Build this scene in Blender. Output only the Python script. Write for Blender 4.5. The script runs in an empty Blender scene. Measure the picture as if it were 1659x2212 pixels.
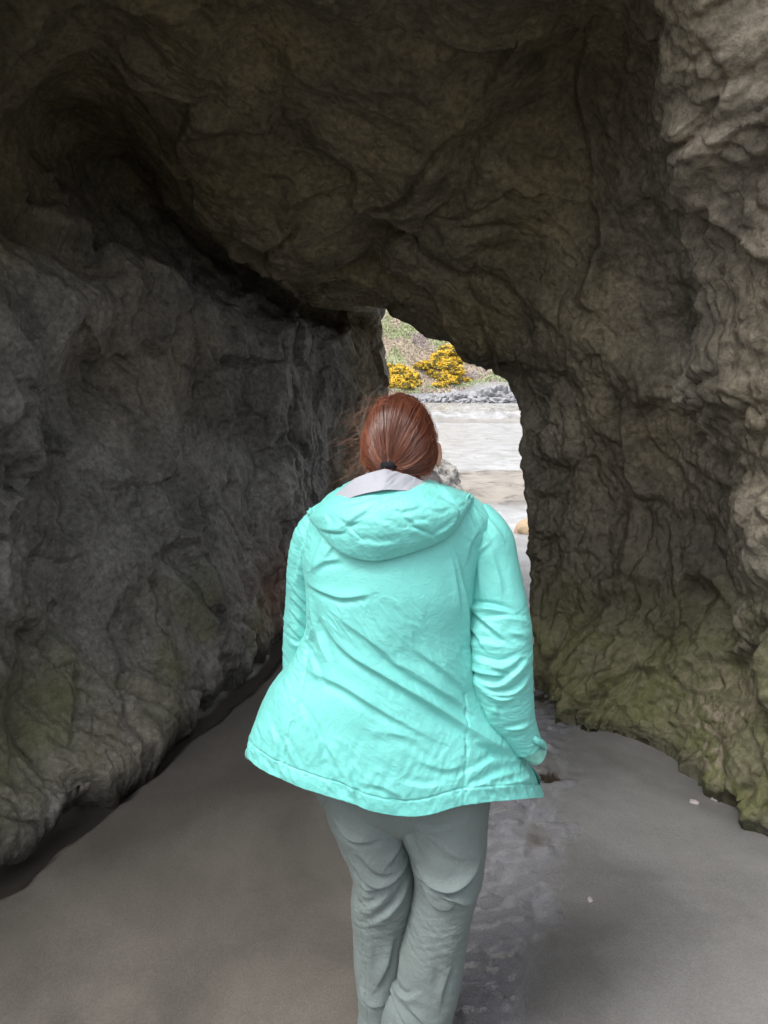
import bpy, bmesh, math, random
import numpy as np
from mathutils import Vector

sc = bpy.context.scene
COL = sc.collection
rng = np.random.default_rng(7)
random.seed(7)

# ------------------------------------------------------------------ camera
CAM_Z, PITCH, FPX, W, H = 1.6, math.radians(9.47), 1534.0, 1659.0, 2212.0
CP, SP = math.cos(PITCH), math.sin(PITCH)
cam = bpy.data.cameras.new("camera")
cam_o = bpy.data.objects.new("camera", cam)
COL.objects.link(cam_o)
cam.sensor_fit = 'VERTICAL'
cam.sensor_height = 36.0
cam.sensor_width = 27.0
cam.lens = 36.0 * FPX / H
cam.clip_start = 0.05
cam.clip_end = 9000
cam_o.location = (0, 0, CAM_Z)
cam_o.rotation_euler = (math.pi / 2 - PITCH, 0, 0)
sc.camera = cam_o

# ------------------------------------------------------------------ light
SUN_EL, SUN_AZ = math.radians(60), math.radians(238)      # azimuth from +Y clockwise: behind the camera, to the left
world = bpy.data.worlds.new("World")
sc.world = world
world.use_nodes = True
wn = world.node_tree
wn.nodes.clear()
sky = wn.nodes.new('ShaderNodeTexSky')
sky.sky_type = 'NISHITA'
sky.sun_disc = False
sky.sun_elevation = SUN_EL
sky.sun_rotation = SUN_AZ
sky.air_density = 1.0
sky.dust_density = 4.0
sky.ozone_density = 1.0
hsv = wn.nodes.new('ShaderNodeHueSaturation')
hsv.inputs['Saturation'].default_value = 0.22            # overcast: the cloud sheet is nearly white
bgn = wn.nodes.new('ShaderNodeBackground')
bgn.inputs['Strength'].default_value = 0.13
wo = wn.nodes.new('ShaderNodeOutputWorld')
wn.links.new(sky.outputs[0], hsv.inputs['Color'])
wn.links.new(hsv.outputs[0], bgn.inputs['Color'])
wn.links.new(bgn.outputs[0], wo.inputs[0])

sun = bpy.data.lights.new("sun", 'SUN')
sun.energy = 1.1
sun.angle = math.radians(24)
sun.color = (1.0, 0.965, 0.92)
sun_o = bpy.data.objects.new("sun", sun)
COL.objects.link(sun_o)
sd = Vector((math.sin(SUN_AZ) * math.cos(SUN_EL), math.cos(SUN_AZ) * math.cos(SUN_EL), math.sin(SUN_EL)))
sun_o.rotation_euler = sd.to_track_quat('Z', 'Y').to_euler()

sc.view_settings.view_transform = 'Standard'
sc.view_settings.look = 'None'
sc.view_settings.gamma = 1.0
sc.view_settings.exposure = 1.45
sc.view_settings.use_curve_mapping = False
sc.cycles.use_denoising = True
sc.cycles.max_bounces = 10
sc.cycles.diffuse_bounces = 6
sc.cycles.glossy_bounces = 4
sc.cycles.caustics_reflective = False
sc.cycles.caustics_refractive = False
sc.cycles.sample_clamp_indirect = 6.0


# ------------------------------------------------------------------ helpers
def U(px, py, Y):
    """point of the vertical plane at distance Y that the photo shows at (px, py)"""
    dx, dy = (px - W / 2) / FPX, (H / 2 - py) / FPX
    t = Y / (CP + dy * SP)
    return (dx * t, Y, CAM_Z + t * (-SP + dy * CP))


def UG(px, py, z=0.0):
    """point of the horizontal plane z that the photo shows at (px, py)"""
    dx, dy = (px - W / 2) / FPX, (H / 2 - py) / FPX
    t = (z - CAM_Z) / (-SP + dy * CP)
    return (dx * t, (CP + dy * SP) * t, z)


_perm = np.random.default_rng(11).permutation(256).astype(np.int64)
_perm = np.concatenate([_perm, _perm, _perm])
_grad = np.random.default_rng(5).normal(size=(256, 3))
_grad /= np.linalg.norm(_grad, axis=1, keepdims=True)


def gnoise(p, seed=0):
    """gradient noise of points (N,3), about -1..1"""
    p = np.asarray(p, float)
    i = np.floor(p).astype(np.int64)
    f = p - i
    u = f * f * f * (f * (f * 6 - 15) + 10)
    out = np.zeros(len(p))
    for dx in (0, 1):
        wx = u[:, 0] if dx else 1 - u[:, 0]
        for dy in (0, 1):
            wy = u[:, 1] if dy else 1 - u[:, 1]
            for dz in (0, 1):
                wz = u[:, 2] if dz else 1 - u[:, 2]
                h = _perm[_perm[_perm[(i[:, 0] + dx + seed * 17) & 255] + ((i[:, 1] + dy + seed * 5) & 255)] + ((i[:, 2] + dz) & 255)]
                g = _grad[h]
                out += wx * wy * wz * (g[:, 0] * (f[:, 0] - dx) + g[:, 1] * (f[:, 1] - dy) + g[:, 2] * (f[:, 2] - dz))
    return out * 1.6


def fbm(p, octv=4, seed=0, gain=0.5, lac=2.03):
    s, a, q = 0, 1.0, np.asarray(p, float)
    for k in range(octv):
        s = s + a * gnoise(q, seed + k)
        a *= gain
        q = q * lac
    return s


def billow(p, octv=3, seed=0, gain=0.5, lac=2.1):
    """rounded swells with sharp creases between them, 0..1"""
    s, a, q = 0, 1.0, np.asarray(p, float)
    for k in range(octv):
        s = s + a * np.abs(gnoise(q, seed + k))
        a *= gain
        q = q * lac
    return s


def worley(p, seed=0):
    """distance to the nearest and second nearest jittered lattice point"""
    p = np.asarray(p, float)
    i = np.floor(p).astype(np.int64)
    d1 = np.full(len(p), 9.0)
    d2 = np.full(len(p), 9.0)
    for dx in (-1, 0, 1):
        for dy in (-1, 0, 1):
            for dz in (-1, 0, 1):
                c = i + (dx, dy, dz)
                h = _perm[_perm[_perm[(c[:, 0] + seed * 13) & 255] + (c[:, 1] & 255)] + (c[:, 2] & 255)]
                q = c + 0.5 + _grad[h] * 0.45
                d = np.linalg.norm(q - p, axis=1)
                d2 = np.minimum(d2, np.maximum(d1, d))
                d1 = np.minimum(d1, d)
    return d1, d2


def facets(p, seed=0):
    """broken faces: every lattice cell is a plane of its own tilt, stepping at the joints; about -1..1"""
    p = np.asarray(p, float)
    i = np.floor(p).astype(np.int64)
    d1 = np.full(len(p), 9.0)
    d2 = np.full(len(p), 9.0)
    val = np.zeros(len(p))
    for dx in (-1, 0, 1):
        for dy in (-1, 0, 1):
            for dz in (-1, 0, 1):
                c = i + (dx, dy, dz)
                h = _perm[_perm[_perm[(c[:, 0] + seed * 13) & 255] + (c[:, 1] & 255)] + (c[:, 2] & 255)]
                v = p - (c + 0.5 + _grad[h] * 0.45)
                d = np.linalg.norm(v, axis=1)
                m = d < d1
                d2 = np.where(m, d1, np.minimum(d2, d))
                val = np.where(m, 1.3 * np.sum(_grad[(h + 91) & 255] * v, 1) + 0.25 * _grad[(h + 37) & 255][:, 0], val)
                d1 = np.where(m, d, d1)
    return val * (0.35 + 0.65 * sstep(0.0, 0.16, d2 - d1)), d2 - d1


def sstep(a, b, x):
    t = np.clip((np.asarray(x, float) - a) / (b - a), 0, 1)
    return t * t * (3 - 2 * t)


def catmull(P, n, axis=0):
    """resample array P along axis through its control points, n[k] samples in segment k"""
    P = np.moveaxis(np.asarray(P, float), axis, 0)
    m = len(P)
    out = []
    for k in range(m - 1):
        p0, p1, p2, p3 = P[max(k - 1, 0)], P[k], P[k + 1], P[min(k + 2, m - 1)]
        last = k == m - 2
        for t in np.linspace(0, 1, n[k], endpoint=False) if not last else np.linspace(0, 1, n[k]):
            out.append(0.5 * ((2 * p1) + (-p0 + p2) * t + (2 * p0 - 5 * p1 + 4 * p2 - p3) * t * t + (-p0 + 3 * p1 - 3 * p2 + p3) * t ** 3))
    return np.moveaxis(np.array(out), 0, axis)


def interp(xs, ys):
    xs, ys = np.asarray(xs, float), np.asarray(ys, float)
    o = np.argsort(xs)
    return lambda x: np.interp(x, xs[o], ys[o])


def smooth_interp(xs, ys):
    """monotone-ish smooth 1-D curve (Catmull-Rom on a fine table)"""
    xs, ys = np.asarray(xs, float), np.asarray(ys, float)
    o = np.argsort(xs)
    t = catmull(np.stack([xs[o], ys[o]], 1), [24] * (len(xs) - 1))
    return lambda x: np.interp(x, t[:, 0], t[:, 1])


def poly_dist(px, pz, line):
    """distance of points to a polyline, and the parameter 0..1 along it, and the side"""
    line = np.asarray(line, float)
    seg = np.linalg.norm(np.diff(line, axis=0), axis=1)
    cum = np.concatenate([[0], np.cumsum(seg)])
    best = np.full(len(px), 1e9)
    tt = np.zeros(len(px))
    sg = np.zeros(len(px))
    for k in range(len(line) - 1):
        a, b = line[k], line[k + 1]
        d = b - a
        L = max(d @ d, 1e-12)
        t = np.clip(((px - a[0]) * d[0] + (pz - a[1]) * d[1]) / L, 0, 1)
        ex, ez = px - (a[0] + t * d[0]), pz - (a[1] + t * d[1])
        dist = np.hypot(ex, ez)
        m = dist < best
        best[m] = dist[m]
        tt[m] = ((cum[k] + t * seg[k]) / cum[-1])[m]
        sg[m] = np.sign(d[0] * ez - d[1] * ex)[m]
    return best, tt, sg


def grid_faces(nr, nc, wrap=False):
    r, c = np.meshgrid(np.arange(nr - 1), np.arange(nc if wrap else nc - 1), indexing='ij')
    c2 = (c + 1) % nc
    return np.stack([r * nc + c, r * nc + c2, (r + 1) * nc + c2, (r + 1) * nc + c], -1).reshape(-1, 4)


def mesh_np(name, V, Fq, mat=None, parent=None, attrs=None, smooth=True):
    me = bpy.data.meshes.new(name)
    V = np.asarray(V, np.float32)
    Fq = np.asarray(Fq, np.int32)
    k = Fq.shape[1]
    me.vertices.add(len(V))
    me.vertices.foreach_set('co', V.ravel())
    me.loops.add(Fq.size)
    me.loops.foreach_set('vertex_index', Fq.ravel())
    me.polygons.add(len(Fq))
    me.polygons.foreach_set('loop_start', np.arange(0, Fq.size, k, dtype=np.int32))
    me.update(calc_edges=True)
    me.validate()
    if smooth:
        me.polygons.foreach_set('use_smooth', np.ones(len(me.polygons), bool))
    for a, v in (attrs or {}).items():
        at = me.attributes.new(a, 'FLOAT', 'POINT')
        at.data.foreach_set('value', np.asarray(v, np.float32))
    o = bpy.data.objects.new(name, me)
    COL.objects.link(o)
    if mat:
        me.materials.append(mat)
    if parent:
        o.parent = parent
    return o


def tag(o, label=None, cat=None, group=None, kind=None):
    for k, v in (('label', label), ('category', cat), ('group', group), ('kind', kind)):
        if v:
            o[k] = v
    return o


def empty(name, loc=(0, 0, 0)):
    o = bpy.data.objects.new(name, None)
    COL.objects.link(o)
    o.location = loc
    o.empty_display_size = 0.1
    return o


class Mat:
    """small node builder"""
    def __init__(s, name, rough=0.7, spec=0.4, color=(0.5, 0.5, 0.5)):
        s.m = bpy.data.materials.new(name)
        s.m.use_nodes = True
        s.t = s.m.node_tree
        s.b = s.t.nodes['Principled BSDF']
        s.b.inputs['Roughness'].default_value = rough
        s.b.inputs['Specular IOR Level'].default_value = spec
        s.b.inputs['Base Color'].default_value = (*color, 1)
        s.co = s.t.nodes.new('ShaderNodeTexCoord').outputs['Object']

    def n(s, kind, **kw):
        nd = s.t.nodes.new(kind)
        for k, v in kw.items():
            setattr(nd, k, v)
        return nd

    def link(s, a, b):
        s.t.links.new(a, b)

    def val(s, sock, v):
        if isinstance(v, (int, float)):
            sock.default_value = v
        elif isinstance(v, tuple):
            sock.default_value = v if len(v) != 3 or sock.type != 'RGBA' else (*v, 1)
        else:
            s.link(v, sock)

    def map(s, scale=(1, 1, 1), rot=(0, 0, 0)):
        nd = s.n('ShaderNodeMapping')
        nd.inputs['Scale'].default_value = scale
        nd.inputs['Rotation'].default_value = rot
        s.link(s.co, nd.inputs[0])
        return nd.outputs[0]

    def noise(s, scale, detail=4, rough=0.55, dist=0.0, vec=None):
        nd = s.n('ShaderNodeTexNoise')
        s.link(vec or s.co, nd.inputs['Vector'])
        nd.inputs['Scale'].default_value = scale
        nd.inputs['Detail'].default_value = detail
        nd.inputs['Roughness'].default_value = rough
        nd.inputs['Distortion'].default_value = dist
        return nd.outputs['Fac']

    def voronoi(s, scale, feature='F1', vec=None):
        nd = s.n('ShaderNodeTexVoronoi', feature=feature)
        s.link(vec or s.co, nd.inputs['Vector'])
        nd.inputs['Scale'].default_value = scale
        return nd.outputs['Distance']

    def attr(s, name):
        return s.n('ShaderNodeAttribute', attribute_name=name).outputs['Fac']

    def ramp(s, fac, stops, interp='LINEAR'):
        nd = s.n('ShaderNodeValToRGB')
        s.link(fac, nd.inputs[0])
        cr = nd.color_ramp
        cr.interpolation = interp
        while len(cr.elements) < len(stops):
            cr.elements.new(0.5)
        for e, (p, c) in zip(cr.elements, stops):
            e.position = p
            e.color = (*c, 1) if isinstance(c, tuple) else (c, c, c, 1)
        return nd.outputs['Color']

    def mix(s, fac, a, b, mode='MIX'):
        nd = s.n('ShaderNodeMix', data_type='RGBA', blend_type=mode)
        s.val(nd.inputs[0], fac)
        s.val(nd.inputs[6], a)
        s.val(nd.inputs[7], b)
        return nd.outputs[2]

    def math(s, op, a, b=0.0, c=None):
        nd = s.n('ShaderNodeMath', operation=op)
        s.val(nd.inputs[0], a)
        s.val(nd.inputs[1], b)
        if c is not None:
            s.val(nd.inputs[2], c)
        return nd.outputs[0]

    def bump(s, height, strength=0.3, dist=0.01, normal=None):
        nd = s.n('ShaderNodeBump')
        nd.inputs['Strength'].default_value = strength
        nd.inputs['Distance'].default_value = dist
        s.link(height, nd.inputs['Height'])
        if normal is not None:
            s.link(normal, nd.inputs['Normal'])
        return nd.outputs['Normal']

    def set(s, **kw):
        for k, v in kw.items():
            s.val(s.b.inputs[k.replace('_', ' ')], v)
        return s


# ================================================================== SETTING: rock arch
def rock_material():
    m = Mat('rock', 0.8, 0.35)
    big = m.noise(0.9, 5, 0.6, 0.6)
    med = m.noise(5.0, 6, 0.65, 0.4)
    fine = m.noise(38.0, 5, 0.7)
    grey = m.mix(med, (0.108, 0.107, 0.101), (0.250, 0.246, 0.232))
    brown = m.mix(med, (0.102, 0.078, 0.040), (0.280, 0.220, 0.120))
    base = m.mix(m.attr('brown'), grey, brown)
    base = m.mix(m.ramp(big, [(0.35, 0.0), (0.65, 1.0)]), base, m.mix(0.40, base, (0.110, 0.096, 0.070)))
    tanc = m.mix(med, (0.215, 0.185, 0.145), (0.400, 0.355, 0.290))
    base = m.mix(m.attr('tan'), base, tanc)
    mott = m.ramp(m.noise(2.6, 8, 0.72, 0.3), [(0.34, 0.50), (0.50, 1.0), (0.66, 1.45)])
    base = m.mix(1.0, base, mott, 'MULTIPLY')
    speck = m.ramp(fine, [(0.30, 0.50), (0.52, 1.0), (0.72, 1.45)])
    base = m.mix(1.0, base, speck, 'MULTIPLY')
    algae = m.math('MULTIPLY', m.attr('algae'), m.ramp(med, [(0.32, 0.35), (0.6, 1.0)]))
    base = m.mix(algae, base, m.mix(fine, (0.056, 0.064, 0.022), (0.185, 0.188, 0.078)))
    base = m.mix(m.math('MULTIPLY', m.attr('pale'), m.ramp(m.noise(16, 4, 0.6, 1.2), [(0.46, 0.0), (0.58, 1.0)])), base, (0.30, 0.25, 0.195))
    base = m.mix(m.attr('rust'), base, (0.150, 0.062, 0.034))
    base = m.mix(m.attr('wet'), base, m.mix(0.6, base, (0.018, 0.017, 0.015)))  # wet rock, and overhang shade painted on the right wall
    h = m.math('ADD', m.math('MULTIPLY', fine, 0.5), m.math('MULTIPLY', m.noise(110, 3, 0.6), 0.25))
    h2 = m.math('ADD', m.noise(9, 8, 0.68), m.math('MULTIPLY', m.voronoi(22), 0.25))
    nrm = m.bump(h2, 0.75, 0.04)
    nrm = m.bump(h, 0.7, 0.010, nrm)
    r = m.math('SUBTRACT', m.ramp(med, [(0.3, 0.62), (0.7, 0.88)]), m.math('ADD', m.math('MULTIPLY', m.attr('wet'), 0.42), m.math('MULTIPLY', m.attr('glaze'), 0.26)))
    m.set(Base_Color=base, Roughness=r, Normal=nrm)
    return m.m


M_ROCK = rock_material()

ARC = [None, 180, 168, 152, 138, 128, 120, 110, 98, 85, 65, 42, 25, 10, 0, None]


def arch(cx, rx, rz, Y, Yr=None, e=0.85):
    pts = []
    for a in ARC[1:-1]:
        c, s = math.cos(math.radians(a)), math.sin(math.radians(a))
        f = 0.5 + 0.5 * c
        pts.append((cx + rx * math.copysign(abs(c) ** e, c), Y + ((Yr or Y) - Y) * f, rz * abs(s) ** e))
    return pts


def sect(rows):
    return [U(*r) for r in rows]


S_C = sect([(15, 1868, 2.2), (-60, 1600, 2.28), (-95, 1300, 2.32), (-85, 1000, 2.38), (-20, 735, 2.42), (-100, 420, 2.70), (-70, -10, 2.25),
            (400, -240, 2.05), (900, -350, 1.95), (1400, -300, 1.95), (1680, 180, 2.2), (1740, 900, 2.35), (1740, 1450, 2.35), (1690, 1830, 2.36)])
S_D = sect([(300, 1650, 2.88), (215, 1400, 3.0), (150, 1100, 3.12), (120, 860, 3.18), (185, 640, 3.2), (120, 340, 3.75), (185, 88, 2.9),
            (450, 115, 2.85), (900, 120, 2.8), (1330, 150, 2.75), (1540, 500, 2.8), (1580, 1000, 2.95), (1490, 1400, 2.95), (1400, 1642, 2.96)])
S_E = sect([(470, 1512, 3.55), (430, 1250, 3.7), (400, 1000, 3.8), (370, 800, 3.85), (372, 605, 3.9), (335, 440, 4.5), (312, 325, 3.4),
            (600, 365, 3.4), (900, 415, 3.4), (1170, 530, 3.3), (1310, 800, 3.25), (1370, 1100, 3.4), (1300, 1380, 3.3), (1250, 1598, 3.15)])
S_F = sect([(572, 1428, 4.1), (555, 1200, 4.3), (545, 1000, 4.4), (540, 820, 4.5), (532, 680, 4.6), (535, 590, 5.2), (458, 545, 4.0),
            (680, 598, 3.9), (900, 612, 3.9), (1070, 706, 3.8), (1190, 870, 3.7), (1215, 1100, 3.65), (1207, 1330, 3.6), (1195, 1548, 3.36)])
S_G = sect([(640, 1318, 5.1), (660, 1150, 5.1), (685, 1000, 5.1), (700, 850, 5.1), (700, 730, 5.15), (700, 672, 5.5), (640, 634, 4.6),
            (770, 646, 4.4), (905, 690, 4.25), (1016, 758, 4.1), (1122, 843, 3.95), (1134, 960, 3.85), (1155, 1200, 3.75), (1168, 1503, 3.64)])
S_H = sect([(690, 1255, 6.0), (765, 1150, 5.95), (795, 1010, 5.9), (832, 850, 5.8), (824, 760, 5.7), (816, 690, 5.5), (800, 657, 5.05),
            (840, 663, 4.75), (908, 698, 4.5), (1005, 757, 4.3), (1110, 835, 4.1), (1121, 910, 3.98), (1145, 1180, 3.88), (1161, 1492, 3.74)])
g = np.array(S_H)
cen = np.array([0.15, 0, 1.0])


def push(g, f, add, dy):
    d = g - cen
    d[:, 1] = 0
    n = d / np.linalg.norm(d, axis=1, keepdims=True)
    o = g + d * (f - 1) + n * add
    o[:, 1] += dy
    return o


S_I = push(g, 1.0, 0.30, 0.22)
S_J = push(g, 1.0, 1.6, 0.55)
SECTS = [arch(0, 4.6, 6.6, 3.6), arch(0, 4.8, 6.7, 1.5), arch(0, 4.3, 6.3, 0.9), arch(0.25, 3.2, 5.3, 0.85, 1.0), arch(0.12, 2.2, 4.0, 1.4, 1.7),
         S_C, S_D, S_E, S_F, S_G, S_H, S_I, S_J, arch(0.2, 3.4, 4.2, 6.6, 4.9), arch(0, 4.6, 6.6, 3.6)]
NK = [10, 14, 20, 34, 90, 130, 120, 110, 110, 90, 40, 40, 16, 14]
G = np.array([np.asarray(s, float) for s in SECTS])               # (section, 14, 3)
# rock feet: undercut, then down into the sand
foot_l, foot_r = G[:, 0].copy(), G[:, -1].copy()
G[:, 0, 2] = np.maximum(G[:, 0, 2], 0.0) + 0.065
G[:, -1, 2] = np.maximum(G[:, -1, 2], 0.0) + 0.02
ul, ur = foot_l.copy(), foot_r.copy()
ul += [-0.20, 0, -0.30]
ur += [0.06, 0, -0.30]
G = np.concatenate([ul[:, None], G, ur[:, None]], 1)
NJ = [8, 46, 54, 54, 50, 44, 54, 60, 84, 84, 84, 80, 70, 60, 8]
T = catmull(catmull(G, NK, 0), NJ, 1)
nr, nc = T.shape[:2]
JJ = np.concatenate([np.linspace(k, k + 1, n, endpoint=False) for k, n in enumerate(NJ)])
KK = np.concatenate([np.linspace(k, k + 1, n, endpoint=False) for k, n in enumerate(NK)])
JJ[-NJ[-1]:] = np.linspace(len(NJ) - 1, len(NJ), NJ[-1])
KK[-NK[-1]:] = np.linspace(len(NK) - 1, len(NK), NK[-1])


def grid_normals(T):
    du = np.gradient(T, axis=0)
    dv = np.gradient(T, axis=1)
    n = np.cross(du, dv)
    return n / np.maximum(np.linalg.norm(n, axis=2, keepdims=True), 1e-9)


Nn = grid_normals(T)
# point the normals into the cave
mid = np.array([0.0, 0, 1.2])
i0 = 300
if np.sum((mid - T[i0, nc // 2])[[0, 2]] * Nn[i0, nc // 2][[0, 2]]) < 0:
    Nn = -Nn
P = T.reshape(-1, 3).copy()
N3 = Nn.reshape(-1, 3)
Jv = np.tile(JJ, (nr, 1)).ravel()
Kv = np.tile(KK[:, None], (1, nc)).ravel()
inner = sstep(3.2, 4.2, Kv) * (1 - sstep(10.6, 11.4, Kv))
rightw = sstep(9.6, 11.2, Jv)
leftw = 1 - sstep(5.0, 6.2, Jv)
ceil = (1 - rightw) * (1 - leftw)
edge = 1 - 0.80 * np.exp(-((Kv - 10) / 0.75) ** 2)                   # calmer at the far rim
warp = np.stack([fbm(P * 1.3 + 7, 3, 21), fbm(P * 1.3 + 31, 3, 22), fbm(P * 1.3 + 55, 3, 23)], 1)
Q = P + warp * 0.10

disp = 0.085 * fbm(P * 0.9, 3, 1) * edge
# ceiling: broad smooth swells with creases between, running with the slope
qc = Q * np.array([1.5, 1.1, 1.8])
disp += ceil * (0.15 * (billow(qc * 0.8, 2, 4, 0.3) - 0.5) + 0.040 * fbm(Q * 2.4, 3, 6)) * edge
# left wall: drawn out, slanting swells and folds
c, s = math.cos(math.radians(24)), math.sin(math.radians(24))
ql = np.stack([Q[:, 1] * c + Q[:, 2] * s, Q[:, 0], -Q[:, 1] * s + Q[:, 2] * c], 1)
disp += leftw * (0.065 * (billow(ql * np.array([3.0, 2.0, 1.25]), 2, 8, 0.45) - 0.5) + 0.030 * fbm(ql * np.array([5, 4, 2.6]), 4, 9)) * edge
# right wall: knobbly above, grooved towards the sand
up = sstep(0.7, 1.5, P[:, 2])
near = 1 - sstep(6.3, 7.4, Kv)
w1, w2 = worley(Q * np.array([4.2, 4.2, 4.6]), 3)
w3, w4 = worley(Q * np.array([9.5, 9.5, 10.5]), 5)
w5 = worley(P * 8.0 + warp, 6)[0]
pitm = fbm(P * 2.2 + 60, 3, 66)
disp += rightw * up * (0.045 * (0.45 - w1) * (0.35 + 0.65 * near) + 0.040 * (0.45 - w3) * (0.3 + 0.9 * near) - 0.030 * near * (1 - sstep(0.10, 0.34, w5)) * sstep(-0.1, 0.3, pitm) + 0.07 * (billow(Q * 1.9, 2, 14, 0.4) - 0.5)) * edge
qr = np.stack([Q[:, 0] * 1.2, Q[:, 1] + 0.35 * Q[:, 2], Q[:, 2] * 0.34], 1)
disp += rightw * (1 - up) * (0.075 * (billow(np.stack([qr[:, 0], qr[:, 1], qr[:, 2] * 0.6], 1) * 4.6, 2, 15, 0.5) - 0.5)) * edge
# grooves at the very foot
foot_m = (1 - sstep(0.05, 0.35, P[:, 2]))
disp += foot_m * (0.010 + 0.030 * rightw) * (billow(np.stack([P[:, 0] * 9, P[:, 1] * 9, P[:, 2] * 2], 1), 2, 16) - 0.35)
# broken faces at three sizes
f1, e1_ = facets(np.stack([Q[:, 0] * 2.2, Q[:, 1] * 2.2, Q[:, 2] * 1.7], 1) + 0.25 * warp, 60)
f2, e2_ = facets(np.stack([P[:, 0] * 6.0, P[:, 1] * 6.0 + P[:, 2], P[:, 2] * 4.2], 1) + 0.5 * warp, 61)
f3, e3_ = facets(P * np.array([15, 15, 12.0]) + warp, 62)
patch = sstep(-0.25, 0.35, fbm(P * 1.1 + 13, 3, 63))
disp += (0.085 * f1 + 0.026 * f2 * (0.25 + 0.75 * patch) * (1 - 0.6 * ceil) * (1 - 0.5 * rightw * (1 - up)) + 0.012 * f3 * (0.25 + 0.75 * patch) * (1 - 0.3 * ceil)) * edge
# long cracks
c1, c2 = worley(np.stack([Q[:, 0] * 1.5, Q[:, 1] * 2.2 + Q[:, 2] * 0.5, Q[:, 2] * 1.2], 1) + warp * 0.25, 9)
crack = np.exp(-((c2 - c1) / 0.035) ** 2) * sstep(-0.1, 0.25, fbm(P * 1.1 + 3, 2, 33))
disp -= 0.026 * crack * (1 - 0.85 * ceil) * edge
# fine roughness
disp += (0.013 * fbm(Q * 11, 3, 40) + 0.010 * fbm(Q * 6, 2, 44) * sstep(-0.2, 0.4, fbm(P * 1.3, 2, 45)) + 0.0045 * fbm(P * 34, 2, 47)) * (0.7 + 0.5 * rightw)
# crags of the far left rim
rim = leftw * sstep(9.1, 9.6, Kv) * (1 - sstep(10.6, 11.2, Kv))
disp += rim * (0.075 * facets(P * np.array([4.5, 4.5, 3.0]), 50)[0] + 0.025 * fbm(P * 5, 2, 52))
# the rough near bulk at the right overhangs the wall beyond it
bulk = sstep(9.6, 11.2, Jv) * (1 - sstep(11.6, 12.2, Jv)) * (1 - sstep(5.9, 6.7, Kv)) * sstep(3.6, 4.6, Kv)
disp += 0.15 * bulk
bump2 = np.exp(-((Jv - 13.6) / 0.9) ** 2) * (1 - sstep(5.15, 5.55, Kv)) * sstep(3.8, 4.5, Kv)
disp += 0.10 * bump2
hull = 1 - inner
disp += hull * (0.35 * fbm(P * 0.7 + 9, 3, 61) + 0.16 * (billow(P * 1.6, 3, 62) - 0.3)) * (1 - sstep(9.5, 10.5, Kv) * (1 - sstep(11.5, 12.5, Kv)))
V = P + N3 * disp[:, None]

lo = 1 - sstep(0.25, 1.0, P[:, 2])
algae = np.clip(rightw * (1 - sstep(0.25, 1.05, P[:, 2] + 0.25 * fbm(P * 2, 3, 70))) * 0.95
                + leftw * np.exp(-((P[:, 2] - 0.35) / 0.28) ** 2) * sstep(0.0, 0.5, fbm(P * 1.7 + 20, 3, 71) + 0.25) * 0.7
                + ceil * 0.10, 0, 1) * inner
pc = np.array(U(1500, 1575, 2.75))
pale = np.clip(0.85 * np.exp(-((P[:, 0] - pc[0]) / 0.30) ** 2 - ((P[:, 1] - pc[1]) / 0.16) ** 2 - ((P[:, 2] - pc[2] - 0.6 * (P[:, 1] - pc[1])) / 0.20) ** 2)
               + rightw * lo * 0.10 + leftw * 0.04, 0, 1) * inner
rc = np.array(U(590, 1268, 4.6))
rust = np.exp(-np.sum(((P - rc) / [0.25, 0.35, 0.24]) ** 2, 1)) * 0.75
wet = np.clip((1 - sstep(0.02, 0.10 + 0.05 * gnoise(P * 6, 3), V[:, 2])) + leftw * sstep(8.3, 9.0, Kv) * (1 - sstep(9.2, 9.6, Kv)) * 0.12
              + leftw * 0.20 * sstep(0, 0.4, fbm(P * 1.5, 2, 77))
              + 0.75 * rightw * sstep(5.6, 6.6, Kv) * (1 - sstep(0.9, 1.5, P[:, 2])) * sstep(0.25, 0.6, P[:, 2] + 0.15 * fbm(P * 2, 2, 78)), 0, 1)  # this right-wall term paints in the overhang's shade
glaze = leftw * sstep(-0.2, 0.3, fbm(P * 1.2 + 90, 3, 79)) * inner
brown = np.clip(0.85 * ceil + 0.55 * rightw + 0.12 * leftw + 0.35 * fbm(P * 0.8 + 5, 3, 80) + 0.6 * rim, 0, 1)
tan = np.clip(rightw * sstep(1.35, 2.2, P[:, 2] + 0.25 * fbm(P * 1.3, 3, 82)) * (1 - sstep(6.0, 7.0, Kv + 0.5 * fbm(P * 1.1 + 2, 3, 83))) + 0.45 * leftw * (1 - sstep(0.3, 0.8, P[:, 2])) * (1 - sstep(5.8, 6.8, Kv)), 0, 1) * 0.60 * inner  # tan rock upper right; near left foot lightened to paint in mouth light
arch_o = mesh_np('rock_arch', V, grid_faces(nr, nc)[:, ::-1], M_ROCK, None, dict(tan=tan, glaze=glaze, algae=algae, pale=pale, rust=rust, wet=wet, brown=brown))
tag(arch_o, 'dark brown sea-stack rock with a low tunnel arch worn through it', 'rock arch')

# ================================================================== SETTING: sand
fl = np.concatenate([[(-2.6, 0.85)], [(-1.95, 1.5)], np.array([(p[0], p[1]) for p in (S_C[0], S_D[0], S_E[0], S_F[0], S_G[0], S_H[0])])])
fr = np.concatenate([[(2.6, 0.85)], [(1.95, 1.5)], np.array([(p[0], p[1]) for p in (S_C[-1], S_D[-1], S_E[-1], S_F[-1], S_G[-1], S_H[-1])])])


def axis_pts(lo, hi, step, far, ratio):
    a = list(np.arange(lo, hi + 1e-6, step))
    d = step
    while a[-1] < far[1]:
        d *= ratio
        a.append(a[-1] + d)
    d = step
    while a[0] > far[0]:
        d *= ratio
        a.insert(0, a[0] - d)
    return np.array(a)


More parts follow.
